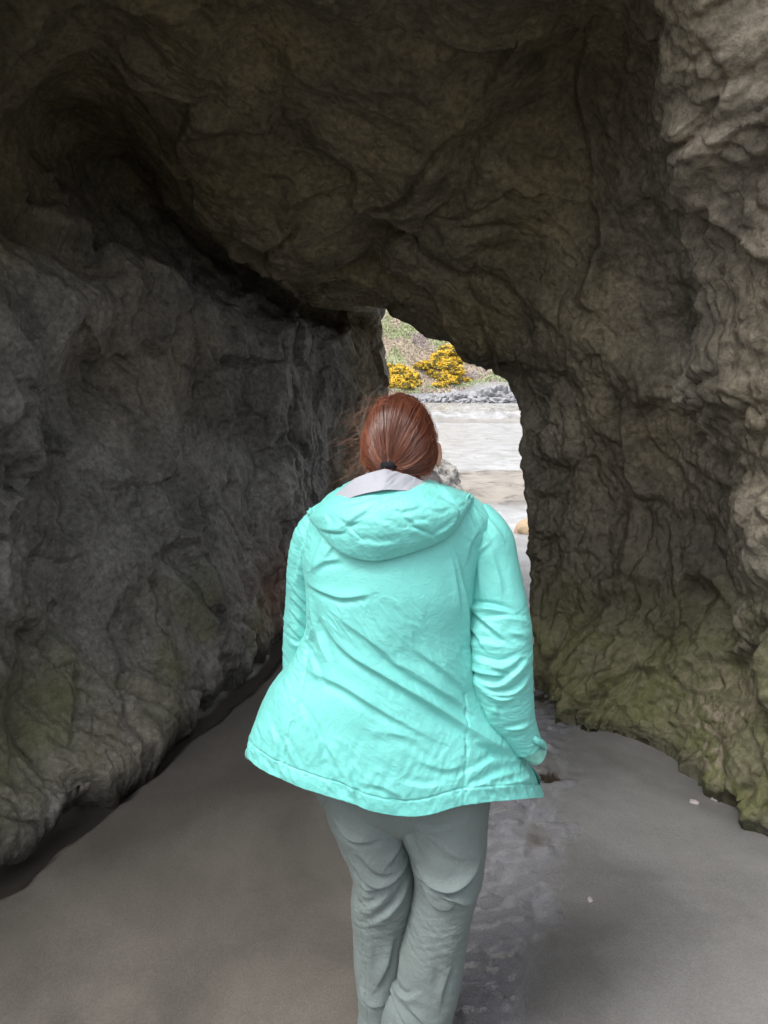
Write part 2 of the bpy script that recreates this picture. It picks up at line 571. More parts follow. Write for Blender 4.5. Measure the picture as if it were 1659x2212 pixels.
gx = axis_pts(-1.9, 1.9, 0.014, (-4000, 4000), 1.06)
gy = axis_pts(1.3, 6.4, 0.016, (-3000, 6000), 1.035)
X, Yg = np.meshgrid(gx, gy)
x, y = X.ravel(), Yg.ravel()
p2 = np.stack([x, y, 0 * x], 1)
z = 0.012 * fbm(p2 * 0.8, 3, 90) * sstep(-2, 2, y) + 0.0022 * fbm(p2 * 6, 3, 91)
dl = np.full(len(x), 9.0)
dr = np.full(len(x), 9.0)
m = (np.abs(x) < 4) & (y > 0) & (y < 8)
dl[m] = poly_dist(x[m], y[m], fl)[0]
dr[m] = poly_dist(x[m], y[m], fr)[0]
jit = 0.03 * fbm(p2 * 5, 2, 92)
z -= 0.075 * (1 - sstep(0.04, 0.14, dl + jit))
z -= 0.012 * (1 - sstep(0.0, 0.22, dr + jit))
# trickle of water along the right of the walker, out through the opening
tr = np.array([UG(1000, 2330)[:2], UG(1040, 2150)[:2], UG(1075, 1950)[:2], UG(1100, 1760)[:2], UG(1135, 1600)[:2], UG(1150, 1480)[:2], UG(1150, 1330)[:2], (0.9, 7.0)])
dt = np.full(len(x), 9.0)
dt[m] = poly_dist(x[m], y[m], tr)[0]
wob = fbm(p2 * 2.6, 3, 93)
wid = 0.19 + 0.06 * sstep(2, 4, y)
trick = 1 - sstep(0.15, 1.45, (dt + 0.13 * wob + 0.04 * fbm(p2 * 9, 3, 193)) / wid)
ripple = billow(np.stack([x * 8 + 2 * wob, y * 15 + wob, 0 * x], 1), 3, 94, 0.55)
z -= trick * 0.008
z += trick * 0.024 * (ripple - 0.35)
film_sheen = np.clip(1.3 * trick * sstep(-0.35, 0.25, fbm(np.stack([x * 3.2, y * 2.0, 0 * x], 1), 4, 194) + 0.15), 0, 1)
# open beach: wet and dry belts, a low ledge, the distant bank
yw = y + 0.9 * fbm(np.stack([x * 0.25, y * 0.1, 0 * x], 1), 3, 95) * sstep(5, 15, y)
dry = sstep(9.6, 11.2, yw) * (1 - sstep(14.9, 15.4, yw)) + 0.75 * np.exp(-((yw - 40.5) / 1.2) ** 2) + 0.35 * sstep(42, 50, yw) * sstep(-0.1, 0.3, fbm(np.stack([x * 0.25, y * 0.12, 0 * x], 1), 3, 197))
wetb_sheen = sstep(4.4, 5.4, y) * (1 - dry)
z -= 0.05 * sstep(14.9, 15.5, yw) * (1 - sstep(30, 39, y))
z += 0.022 * fbm(np.stack([x * 1.2, y * 0.9, 0 * x], 1), 5, 96, 0.6) * sstep(5, 9, y) * (1 - sstep(80, 150, y))
# trodden, pitted sand outside
pit = worley(np.stack([x * 1.6, y * 1.1, 0 * x + 0.5], 1) + 0.3 * wob[:, None], 12)[0]
z -= 0.045 * (1 - sstep(0.12, 0.3, pit)) * sstep(6, 8, y) * (1 - sstep(30, 45, y)) * sstep(0.0, 0.4, fbm(p2 * 0.4, 2, 97))
bank = sstep(39.5, 43.0, y + 1.5 * fbm(np.stack([x * 0.15, y * 0.05, 0 * x], 1), 3, 98))
z += 0.035 * (billow(np.stack([x * 0.5, y * 0.22, 0 * x], 1), 3, 130) - 0.4) * sstep(14, 17, y) * (1 - bank)
z += 0.55 * bank + 0.22 * bank * fbm(np.stack([x * 0.9, y * 0.5, 0 * x], 1), 4, 99) * (1 - sstep(60, 90, y))
z -= 1.2 * sstep(200, 2500, np.hypot(x, y))


def sand_material():
    m = Mat('wet_sand', 0.6, 0.5)
    a = m.noise(2.2, 5, 0.6, 0.5)
    f = m.noise(160, 3, 0.7)
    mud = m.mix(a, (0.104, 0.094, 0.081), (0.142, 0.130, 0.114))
    out = m.mix(a, (0.335, 0.35, 0.38), (0.425, 0.44, 0.47))  # open sand far paler than the mud: daylight and sky sheen painted in
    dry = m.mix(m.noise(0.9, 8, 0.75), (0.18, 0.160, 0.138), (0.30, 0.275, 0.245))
    mud = m.mix(m.attr('pallid_sheen'), mud, m.mix(a, (0.140, 0.138, 0.134), (0.190, 0.187, 0.182)))  # right-hand mud painted paler grey in place of floor sheen
    c = m.mix(m.attr('wetb_sheen'), mud, out)
    c = m.mix(m.attr('dry'), c, dry)
    cob = m.noise(2.6, 6, 0.75, vec=m.map((1.0, 0.35, 1.0)))
    c = m.mix(m.attr('bank'), c, m.ramp(cob, [(0.36, (0.14, 0.138, 0.135)), (0.48, (0.30, 0.30, 0.30)), (0.64, (0.46, 0.465, 0.475))]))
    spots = m.ramp(m.noise(1.7, 7, 0.72, 0.4, vec=m.map((1.0, 0.55, 1.0))), [(0.36, 0.42), (0.47, 1.0), (0.75, 1.10)])
    c = m.mix(m.attr('open'), c, m.mix(1.0, c, spots, 'MULTIPLY'))
    damp = m.ramp(m.noise(1.3, 5, 0.6, 0.7), [(0.38, 0.78), (0.62, 1.12)])
    c = m.mix(1.0, c, damp, 'MULTIPLY')
    c = m.mix(m.attr('film_sheen'), c, m.mix(0.80, c, (0.185, 0.185, 0.202)))  # the water's colour also paints in a pale reflection of the opening
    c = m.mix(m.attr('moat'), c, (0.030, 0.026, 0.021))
    c = m.mix(1.0, c, m.ramp(f, [(0.3, 0.8), (0.7, 1.18)]), 'MULTIPLY')
    r = m.math('SUBTRACT', 0.38, m.math('MULTIPLY', m.attr('film_sheen'), 0.28))
    r = m.math('SUBTRACT', r, m.math('MULTIPLY', m.attr('wetb_sheen'), 0.16))
    r = m.math('ADD', r, m.math('MULTIPLY', m.attr('dry'), 0.40))
    h = m.math('ADD', m.noise(230, 2, 0.6), m.math('MULTIPLY', m.noise(26, 4, 0.6), m.math('ADD', 1.2, m.math('MULTIPLY', m.attr('film_sheen'), 4.0))))
    m.set(Base_Color=c, Roughness=r, Normal=m.bump(h, 0.22, 0.006), Specular_IOR_Level=m.math('ADD', 0.5, m.math('MULTIPLY', m.attr('film_sheen'), 0.5)))
    return m.m


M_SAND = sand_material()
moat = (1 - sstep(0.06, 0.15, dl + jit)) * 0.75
sand = mesh_np('sand', np.stack([x, y, z], 1), grid_faces(len(gy), len(gx)), M_SAND, None, dict(pallid_sheen=sstep(0.15, 0.75, x + 0.25 * wob) * (1 - sstep(3.0, 4.0, y)), bank=0.85 * bank * (1 - sstep(70, 110, y)) * sstep(41.0, 42.5, yw), open=sstep(5, 8, y) * (0.35 + 0.65 * np.clip(dry, 0, 1)) * (1 - sstep(60, 90, y)), wetb_sheen=wetb_sheen, dry=np.clip(dry, 0, 1), film_sheen=film_sheen, moat=moat))
tag(sand, kind='structure')


def ground_z(px, py):
    d = (x - px) ** 2 + (y - py) ** 2
    return float(z[np.argmin(d)])


# ================================================================== SETTING: hillside beyond the beach
hx = np.linspace(-90, 110, 330)
hy = np.concatenate([np.linspace(86, 135, 190), np.linspace(136, 330, 60)])
HX, HY = np.meshgrid(hx, hy)
ax, ay = HX.ravel(), HY.ravel()
q = np.stack([ax, ay, 0 * ax], 1)


def hill_z(ax, ay):
    q = np.stack([ax, ay, 0 * ax], 1)
    t = ay - 89 + 1.6 * fbm(q * 0.06, 3, 110)
    hz = 0.3 + np.where(t > 0, 0.78 * t - 0.0016 * t * t, 0.02 * t)
    hz = np.minimum(hz, 46 + 0.05 * t)
    k = sstep(0, 8, t)
    hz = hz + k * (2.2 * fbm(q * 0.05 + 4, 3, 111) + 0.55 * fbm(q * 0.35, 4, 112) + 0.9 * (billow(q * 0.16, 3, 113) - 0.3))
    return np.where(t > 0, hz, np.minimum(hz, 0.45))


az = hill_z(ax, ay)
hp = np.stack([ax, ay, az], 1)
green = 0.8 * sstep(-0.15, 0.5, fbm(q * 0.30 + 40, 4, 120) + 0.05)
purple = sstep(0.0, 0.4, fbm(q * 0.14 + 70, 4, 121))
rockb = np.clip(1 - sstep(1.0, 2.6 + 3.2 * sstep(6, 14, ax), az + 0.8 * fbm(q * 0.3, 3, 122)), 0, 1)


def hill_material():
    m = Mat('hill_turf', 0.9, 0.2)
    n = m.noise(0.7, 6, 0.7)
    f = m.noise(3.5, 5, 0.7)
    heath = m.mix(n, (0.36, 0.295, 0.235), (0.52, 0.445, 0.365))  # turf colours paled, so haze is painted into them
    grn = m.mix(f, (0.255, 0.310, 0.160), (0.390, 0.440, 0.250))
    pur = m.mix(f, (0.275, 0.225, 0.220), (0.410, 0.350, 0.335))
    c = m.mix(m.attr('purple'), heath, pur)
    c = m.mix(m.attr('green'), c, grn)
    c = m.mix(m.attr('rockb'), c, m.mix(f, (0.12, 0.124, 0.135), (0.42, 0.42, 0.44)))
    m.set(Base_Color=c, Normal=m.bump(m.noise(2.2, 6, 0.75), 0.9, 0.6))
    return m.m


hill = mesh_np('hillside', hp, grid_faces(len(hy), len(hx)), hill_material(), None, dict(green=green, purple=purple, rockb=rockb))
tag(hill, kind='structure')


def leaf_clump(n, size, spread, up=0.4, seed=0):
    """n small crossed leaf faces through a lumpy volume"""
    r = np.random.default_rng(seed)
    d = r.normal(size=(n, 3))
    d /= np.linalg.norm(d, axis=1, keepdims=True)
    d[:, 2] = np.abs(d[:, 2])
    rad = r.uniform(0.35, 1.0, n) ** 0.6
    lump = 1 + 0.35 * gnoise(d * 2.1 + seed, seed + 3)
    c = d * (rad * lump)[:, None] * np.array(spread)
    a = r.normal(size=(n, 3))
    a[:, 2] += up
    a /= np.linalg.norm(a, axis=1, keepdims=True)
    b = np.cross(a, r.normal(size=(n, 3)))
    b /= np.linalg.norm(b, axis=1, keepdims=True)
    L = size * r.uniform(0.6, 1.4, n)[:, None]
    V = np.stack([c - b * L * 0.35, c + a * L * 0.5, c + b * L * 0.35, c + a * L * 1.1], 1)
    V = np.stack([V[:, 0], V[:, 1] * 0 + c - a * L * 0.3, V[:, 2], V[:, 3]], 1).reshape(-1, 3)
    return V, np.arange(4 * n).reshape(n, 4), rad


# low heather and tussocks that nobody could count
tn = 130000
r = np.random.default_rng(31)
tx = r.uniform(-14, 26, tn)
ty = r.uniform(90, 122, tn)
tz = hill_z(tx, ty)
sel = tz > 1.6 + 1.5 * sstep(8, 14, tx)
tx, ty, tz = tx[sel], ty[sel], tz[sel]
tn = len(tx)
a = r.normal(size=(tn, 3)) * 0.5
a[:, 2] += 1
a /= np.linalg.norm(a, axis=1, keepdims=True)
b = np.cross(a, r.normal(size=(tn, 3)))
b /= np.linalg.norm(b, axis=1, keepdims=True)
cc = np.stack([tx, ty, tz], 1)
L = r.uniform(0.08, 0.24, tn)[:, None]
TV = np.stack([cc - b * L * 0.5, cc + b * L * 0.5, cc + a * L + b * L * 0.25, cc + a * L * 1.1 - b * L * 0.25], 1).reshape(-1, 3)
qq = np.stack([tx, ty, 0 * tx], 1)
tg = np.clip(0.8 * sstep(-0.15, 0.5, fbm(qq * 0.30 + 40, 4, 120) + 0.05) + r.normal(0, 0.15, tn), 0, 1)
tp = np.clip(sstep(0.0, 0.4, fbm(qq * 0.14 + 70, 4, 121)) + r.normal(0, 0.15, tn), 0, 1)
mh = Mat('heath_leaves', 0.85, 0.2)
mh.set(Base_Color=mh.mix(mh.attr('green'), mh.mix(mh.attr('purple'), (0.47, 0.395, 0.315), (0.36, 0.30, 0.29)), (0.330, 0.385, 0.205)))  # leaf colours paled like the turf, haze painted in
heath = mesh_np('heath', TV, np.arange(4 * tn).reshape(tn, 4), mh.m, None, dict(green=np.repeat(tg, 4), purple=np.repeat(tp, 4)), smooth=False)
tag(heath, kind='stuff')

# gorse bushes in flower
mg = Mat('gorse_flowers', 0.7, 0.2)
mg.set(Base_Color=mg.mix(mg.noise(5, 4), (0.70, 0.42, 0.04), (0.94, 0.72, 0.10)))
ml = Mat('gorse_leaves', 0.8, 0.2)
ml.set(Base_Color=ml.mix(ml.noise(5, 2), (0.12, 0.125, 0.04), (0.24, 0.20, 0.085)))
mw = Mat('gorse_stems', 0.9, 0.2, (0.10, 0.075, 0.05))


def gorse(seed):
    root = empty('gorse_bush')
    fv, ff, rad = leaf_clump(2700, 0.105, (1.0, 1.0, 1.15), 0.5, seed)
    mesh_np('flowers', fv, ff, mg.m, root, smooth=False)
    lv, lf, rad = leaf_clump(2200, 0.14, (0.96, 0.96, 1.05), 0.5, seed + 50)
    mesh_np('foliage', lv, lf, ml.m, root, smooth=False)
    bm = bmesh.new()
    rr = random.Random(seed)
    for k in range(7):
        an = rr.uniform(0, 6.28)
        tip = Vector((math.cos(an) * 0.6, math.sin(an) * 0.6, 0.9))
        ret = bmesh.ops.create_cone(bm, cap_ends=True, segments=6, radius1=0.05, radius2=0.015, depth=tip.length + 0.4)
        rot = tip.to_track_quat('Z', 'Y').to_matrix()
        for v in ret['verts']:
            v.co = rot @ v.co + tip * 0.3
    me = bpy.data.meshes.new('stems')
    bm.to_mesh(me)
    bm.free()
    me.materials.append(mw.m)
    o = bpy.data.objects.new('stems', me)
    COL.objects.link(o)
    o.parent = root
    return root


def copy_tree(o, parent=None):
    c = o.copy()
    COL.objects.link(c)
    if parent:
        c.parent = parent
    for ch in list(o.children):
        copy_tree(ch, c)
    return c


def hill_hit(px, py):
    """where the photo's line of sight through (px, py) meets the hillside"""
    Ys = np.arange(88, 150, 0.1)
    pts = np.array([U(px, py, Y) for Y in Ys])
    k = np.argmax(hill_z(pts[:, 0], pts[:, 1]) > pts[:, 2])
    return pts[k]


protos = [gorse(s) for s in (1, 2, 3)]
used = set()
GB = 'flowering gorse bushes on the hillside'
LAB_R = 'yellow gorse bush in the broad clump beside the arch\'s sloping right edge'
LAB_L = 'yellow gorse bush in the low clump against the arch\'s left edge'
spots = [(975, 765, 1.5, LAB_R), (998, 772, 1.3, LAB_R), (955, 775, 1.2, LAB_R), (985, 785, 1.3, LAB_R), (962, 796, 1.3, LAB_R), (980, 806, 1.2, LAB_R), (1012, 780, 1.0, LAB_R),
         (958, 818, 1.0, LAB_R), (972, 826, 1.1, LAB_R), (940, 785, 0.8, LAB_R), (950, 836, 0.8, LAB_R),
         (848, 812, 1.3, LAB_L), (866, 808, 1.2, LAB_L), (880, 818, 1.3, LAB_L), (855, 830, 1.2, LAB_L), (872, 836, 1.0, LAB_L), (890, 830, 0.9, LAB_L), (840, 836, 1.0, LAB_L),
         (908, 795, 0.9, 'small yellow gorse bush between the two big clumps, further left'), (925, 790, 0.8, 'small yellow gorse bush between the two big clumps, further right'),
         (930, 805, 0.6, LAB_R), (943, 812, 0.6, LAB_R), (990, 818, 0.6, LAB_R), (938, 768, 0.5, LAB_R), (842, 795, 0.6, LAB_L), (895, 812, 0.55, LAB_L), (862, 792, 0.5, LAB_L),
         (1012, 822, 0.55, 'smallest gorse bush, alone on brown heath right of the broad clump')]
for i, (px, py, s, lab) in enumerate(spots):
    k = i % 3
    o = protos[k] if k not in used else copy_tree(protos[k])
    used.add(k)
    h = hill_hit(px, py)
    o.location = (h[0], h[1], h[2] - 0.15)
    s *= 1.3
    o.scale = (s * random.uniform(0.9, 1.25), s, s * random.uniform(0.6, 0.8))
    o.rotation_euler = (0, 0, random.uniform(0, 6.28))
    tag(o, lab, 'gorse bush', GB)


# ------------------------------------------------------------------ loose rocks
def stone_mesh(name, seed, mat, size=(1, 1, 1), lump=0.28, fine=0.06, sub=5, flat=0.0, freq=1.2):
    bm = bmesh.new()
    bmesh.ops.create_icosphere(bm, subdivisions=sub, radius=1.0)
    P = np.array([v.co[:] for v in bm.verts])
    w1, w2 = worley(P * freq * 1.2 + seed * 3.1, seed)
    d = 1 + lump * fbm(P * freq + seed * 7.3, 3, seed) + 0.35 * lump * (w2 - w1) + fine * fbm(P * 6 + seed, 3, seed + 2)
    P = P * d[:, None] * np.array(size)
    if flat:
        P[:, 2] = np.where(P[:, 2] < -flat, -flat, P[:, 2])
    for v, p in zip(bm.verts, P):
        v.co = p
    for f in bm.faces:
        f.smooth = True
    me = bpy.data.meshes.new(name)
    bm.to_mesh(me)
    bm.free()
    me.materials.append(mat)
    o = bpy.data.objects.new(name, me)
    COL.objects.link(o)
    return o


mr = Mat('grey_shore_rock', 0.8, 0.35)
mr.set(Base_Color=mr.mix(mr.noise(2.6, 6, 0.72), (0.11, 0.114, 0.125), (0.38, 0.38, 0.395)), Normal=mr.bump(mr.noise(9, 6, 0.7), 0.8, 0.08))
mbar = Mat('barnacled_rock', 0.85, 0.3)
v = mbar.ramp(mbar.noise(13, 5, 0.7, 0.8), [(0.36, (0.13, 0.12, 0.105)), (0.50, (0.36, 0.345, 0.32)), (0.66, (0.52, 0.50, 0.48))])
mbar.set(Base_Color=v, Normal=mbar.bump(mbar.noise(20, 6, 0.72), 1.0, 0.06))

ob = stone_mesh('boulder', 4, mbar.m, (1.25, 1.0, 1.05), 0.25, 0.09, 6)
ob.location = (-0.12, 11.2, 0.02)
tag(ob, 'pale barnacled boulder on the open sand just beyond the walker\'s head', 'boulder')
mt = Mat('tan_stone', 0.7, 0.35)
mt.set(Base_Color=mt.mix(mt.noise(7, 5, 0.6), (0.30, 0.215, 0.130), (0.46, 0.35, 0.23)), Normal=mt.bump(mt.noise(30, 4), 0.4, 0.02))
st = stone_mesh('stone', 9, mt.m, (0.20, 0.17, 0.13), 0.15, 0.02, 4)
st.location = (*UG(1150, 1150)[:2], 0.03)
tag(st, 'rounded tan stone half sunk in wet sand outside the arch', 'stone')
rk = [(920, 866, 1.0), (945, 862, 1.3), (968, 866, 1.6), (990, 862, 1.7), (1012, 864, 1.9), (1035, 860, 2.1), (1058, 858, 2.3), (1080, 856, 2.4), (1100, 858, 2.2), (1118, 862, 2.0),
      (1045, 872, 1.0), (1075, 874, 1.1), (1000, 874, 0.8), (1100, 876, 0.9), (900, 868, 0.7)]
shore = [stone_mesh('shore_rock', 20 + k, mr.m, (1.0, 0.9, 0.75), 0.5, 0.14, 5, 0.0, 1.7) for k in range(3)]
for i, (px, py, s) in enumerate(rk):
    o = shore[i] if i < 3 else shore[i % 3].copy()
    if i >= 3:
        COL.objects.link(o)
    yy = 84 + random.uniform(0, 3) if py < 870 else 79 + random.uniform(0, 2)
    pt = U(px, py, yy)
    o.location = (pt[0], yy, 0.55 + 0.1 * s)
    o.scale = (s * random.uniform(0.8, 1.2), s, s * random.uniform(0.6, 0.95))
    o.rotation_euler = (0, 0, random.uniform(0, 6))
    tag(o, 'grey rock in the jumbled row along the foot of the hillside', 'rock', 'grey rocks along the foot of the hillside')

# ------------------------------------------------------------------ shells, pebbles, weed on the cave floor
msh = Mat('shell', 0.45, 0.5)
msh.set(Base_Color=msh.mix(msh.noise(60, 3), (0.26, 0.23, 0.225), (0.40, 0.36, 0.35)))


def bit(px, py, size, label, cat='shell', name='shell', mat=None, seed=1):
    o = stone_mesh(name, seed, mat or msh.m, size, 0.25, 0.05, 3)
    gx_, gy_, _ = UG(px, py)
    o.location = (gx_, gy_, ground_z(gx_, gy_) + size[2] * 0.35)
    o.rotation_euler = (0, 0, seed)
    return tag(o, label, cat)


bit(1500, 1731, (0.020, 0.014, 0.008), 'larger of two pinkish white shell bits below the right rock', seed=31)
bit(1543, 1722, (0.008, 0.015, 0.007), 'smaller of two pinkish white shell bits below the right rock', seed=32)
bit(1275, 1942, (0.013, 0.009, 0.006), 'lone pale shell chip on bare mud right of the trousers', seed=33)
mweed = Mat('seaweed', 0.35, 0.5)
mweed.set(Base_Color=mweed.mix(mweed.noise(30, 3), (0.018, 0.014, 0.010), (0.045, 0.032, 0.018)))


def weed(px, py, r, n, label, seed):
    rr = np.random.default_rng(seed)
    Vs, Fs = [], []
    for k in range(n):
        a0 = rr.uniform(0, 6.28)
        p = np.array([rr.normal(0, r * 0.3), rr.normal(0, r * 0.3), 0.004])
        pts = []
        for j in range(7):
            pts.append(p.copy())
            a0 += rr.normal(0, 0.6)
            p = p + np.array([math.cos(a0), math.sin(a0), 0]) * r * 0.2
            p[2] = 0.004 + abs(rr.normal(0, r * 0.10))
        pts = np.array(pts)
        d = np.gradient(pts, axis=0)
        sd_ = np.stack([-d[:, 1], d[:, 0], 0 * d[:, 0]], 1)
        sd_ /= np.linalg.norm(sd_, axis=1, keepdims=True) + 1e-9
        wv = (r * 0.06 * np.sin(np.linspace(0.3, 3.0, 7)))[:, None]
        base = len(Vs)
        up = np.array([0, 0, r * 0.03])
        for j in range(7):
            Vs += [pts[j] - sd_[j] * wv[j], pts[j] + up, pts[j] + sd_[j] * wv[j]]
        for j in range(6):
            for e in (0, 1):
                Fs.append([base + j * 3 + e, base + j * 3 + e + 1, base + j * 3 + e + 4, base + j * 3 + e + 3])
    o = mesh_np('seaweed', np.array(Vs), np.array(Fs), mweed.m)
    gx_, gy_, _ = UG(px, py)
    o.location = (gx_, gy_, ground_z(gx_, gy_))
    return tag(o, label, 'seaweed')


weed(1186, 1682, 0.042, 60, 'dark clump of seaweed on wet sand beside the jacket hem', 1)
weed(1165, 1505, 0.05, 26, 'black seaweed tuft at the far foot of the right wall', 4)


# ================================================================== THE WALKER
person = empty('person', (0.0, 1.5, 0.0))
tag(person, 'person seen from behind, red ponytail, turquoise hooded rain jacket, grey-green trousers', 'person')
bpy.context.view_layer.update()
OFF = np.array([0.0, 1.5, 0.0])


def pmesh(name, V, F, mat, parent=person, attrs=None, smooth=True):
    o = mesh_np(name, np.asarray(V) - OFF, F, mat, parent, attrs, smooth)
    return o


def zrow(py, Y=1.5):
    return U(830, py, Y)[2]


def xrow(px, py, Y=1.5):
    return U(px, py, Y)[0]


# ---- torso of the jacket: half widths and depths by height
ROWS = [(1034, 772, 925, .060, .060), (1050, 742, 965, .080, .075), (1066, 716, 1010, .095, .085), (1085, 694, 1040, .108, .095), (1110, 674, 1060, .118, .105),
        (1140, 660, 1064, .127, .112), (1180, 655, 1050, .136, .118), (1230, 660, 1036, .146, .122), (1300, 668, 1026, .152, .126), (1370, 664, 1024, .150, .130),
        (1420, 636, 1030, .152, .134), (1460, 601, 1036, .158, .137), (1500, 575, 1052, .166, .140), (1550, 551, 1082, .178, .145), (1600, 535, 1112, .188, .150),
        (1640, 530, 1135, .194, .154), (1690, 531, 1162, .198, .156), (1730, 533, 1176, .200, .158), (1790, 535, 1182, .202, .160)]
zr = [zrow(r[0]) for r in ROWS]
f_xl = smooth_interp(zr, [xrow(r[1], r[0]) for r in ROWS])
f_xr = smooth_interp(zr, [xrow(r[2], r[0]) for r in ROWS])
f_db = smooth_interp(zr, [r[3] for r in ROWS])
f_df = smooth_interp(zr, [r[4] for r in ROWS])
CY, NE = 1.5, 2.25


def torso_xy(phi, z):
    """phi 0 = right side, -90 deg = back"""
    c, s = np.cos(phi), np.sin(phi)
    xl, xr = f_xl(z), f_xr(z)
    cx, hw = (xl + xr) / 2, (xr - xl) / 2
    ex = 2 / NE
    X = cx + hw * np.sign(c) * np.abs(c) ** ex
    d = np.where(s < 0, f_db(z), f_df(z))
    Y = CY + d * np.sign(s) * np.abs(s) ** ex
    return X, Y


def back_y(x, z):
    xl, xr = f_xl(z), f_xr(z)
    t = np.clip(np.abs((x - (xl + xr) / 2) / ((xr - xl) / 2)), 0, 0.999)
    return CY - f_db(z) * (1 - t ** NE) ** (1 / NE)


def on_back(px, py, out=0.0):
    Y = 1.38
    for _ in range(6):
        X, _, Z = U(px, py, Y)
        Y = 0.5 * Y + 0.5 * (float(back_y(X, Z)) - out)
    return U(px, py, Y)


HEM = smooth_interp([480, 526, 535, 580, 640, 700, 760, 800, 860, 900, 940, 990, 1050, 1120, 1180, 1230],
                    [1600, 1618, 1637, 1671, 1698, 1718, 1735, 1751, 1764, 1765, 1757, 1742, 1733, 1727, 1722, 1716])


def project(P):
    d = P - np.array([0, 0, CAM_Z])
    f = d[:, 1] * CP - d[:, 2] * SP
    return W / 2 + FPX * d[:, 0] / f, H / 2 - FPX * (d[:, 1] * SP + d[:, 2] * CP) / f


def add_folds(P, N, folds, conv, mask=None):
    """sculpt creases: each fold is (points, height mm, width mm, side) with a ridge and a valley beside it"""
    h = np.zeros(len(P))
    for pts, amp, wid, side in folds:
        line = np.array([conv(*q) for q in pts])
        line = line[:, [0, 2]]
        if len(line) > 2:
            line = catmull(line, [8] * (len(line) - 1))
        d, t, sg = poly_dist(P[:, 0], P[:, 2], line)
        dd = d * sg * side
        w = wid / 1000 * 0.72
        tap = np.sin(np.pi * np.clip(t, 0.02, 0.98)) ** 0.6
        # a sharp crest, a gentle flank on one side and a hollow on the other
        prof = np.exp(-np.abs(np.where(dd > 0, dd / (w * 0.75), dd / (w * 2.1))) ** 1.5) - 0.6 * np.exp(-((dd - 1.6 * w) / (w * 1.2)) ** 2)
        h += 1.15 * amp / 1000 * prof * tap
    if mask is not None:
        h = h * mask
    return P + N * h[:, None]


NU, NV = 560, 460
phi = np.linspace(0, 2 * np.pi, NU, endpoint=False)
ztop = zrow(1034)
zh = np.full(NU, 0.775)
for _ in range(8):
    hx_, hy_ = torso_xy(phi, zh)
    ppx, ppy = project(np.stack([hx_, hy_, zh], 1))
    tgt = HEM(ppx)
    zz = np.array([U(a_, b_, c_)[2] for a_, b_, c_ in zip(ppx, tgt, hy_)])
    bk = sstep(0.35, -0.15, np.sin(phi)) if False else 1 - sstep(-0.15, 0.35, np.sin(phi))
    zh = 0.5 * zh + 0.5 * (zz * bk + 0.765 * (1 - bk))
vv = np.linspace(0, 1, NV)
PH = np.tile(phi, (NV, 1))
ZZ = ztop + (zh[None, :] - ztop) * vv[:, None] ** 1.0
TX, TY = torso_xy(PH.ravel(), ZZ.ravel())
TP = np.stack([TX, TY, ZZ.ravel()], 1)


def wrap_normals(P, nr, nc):
    G_ = P.reshape(nr, nc, 3)
    dv = np.gradient(G_, axis=0)
    du = np.roll(G_, -1, 1) - np.roll(G_, 1, 1)
    n = np.cross(du, dv)
    n /= np.maximum(np.linalg.norm(n, axis=2, keepdims=True), 1e-9)
    return n.reshape(-1, 3)


TN = -wrap_normals(TP, NV, NU)
if TN[(NV // 2) * NU + 3 * NU // 4][1] > 0:
    TN = -TN
backm = 1 - sstep(-0.05, 0.35, TN[:, 1])
vcol = np.repeat(vv, NU)


def aniso(P, ang, along, across, seed, octv=2):
    """crumple running at an angle (degrees, in x-z)"""
    c, s = math.cos(math.radians(ang)), math.sin(math.radians(ang))
    a = P[:, 0] * c + P[:, 2] * s
    b = -P[:, 0] * s + P[:, 2] * c
    q = np.stack([a / along, b / across, P[:, 1] / (2 * along)], 1)
    q = q + 0.35 * np.stack([gnoise(q * 0.7 + 3, seed + 9), gnoise(q * 0.7 + 8, seed + 10), 0 * a], 1)
    return (0.5 - billow(q, octv, seed, 0.5))


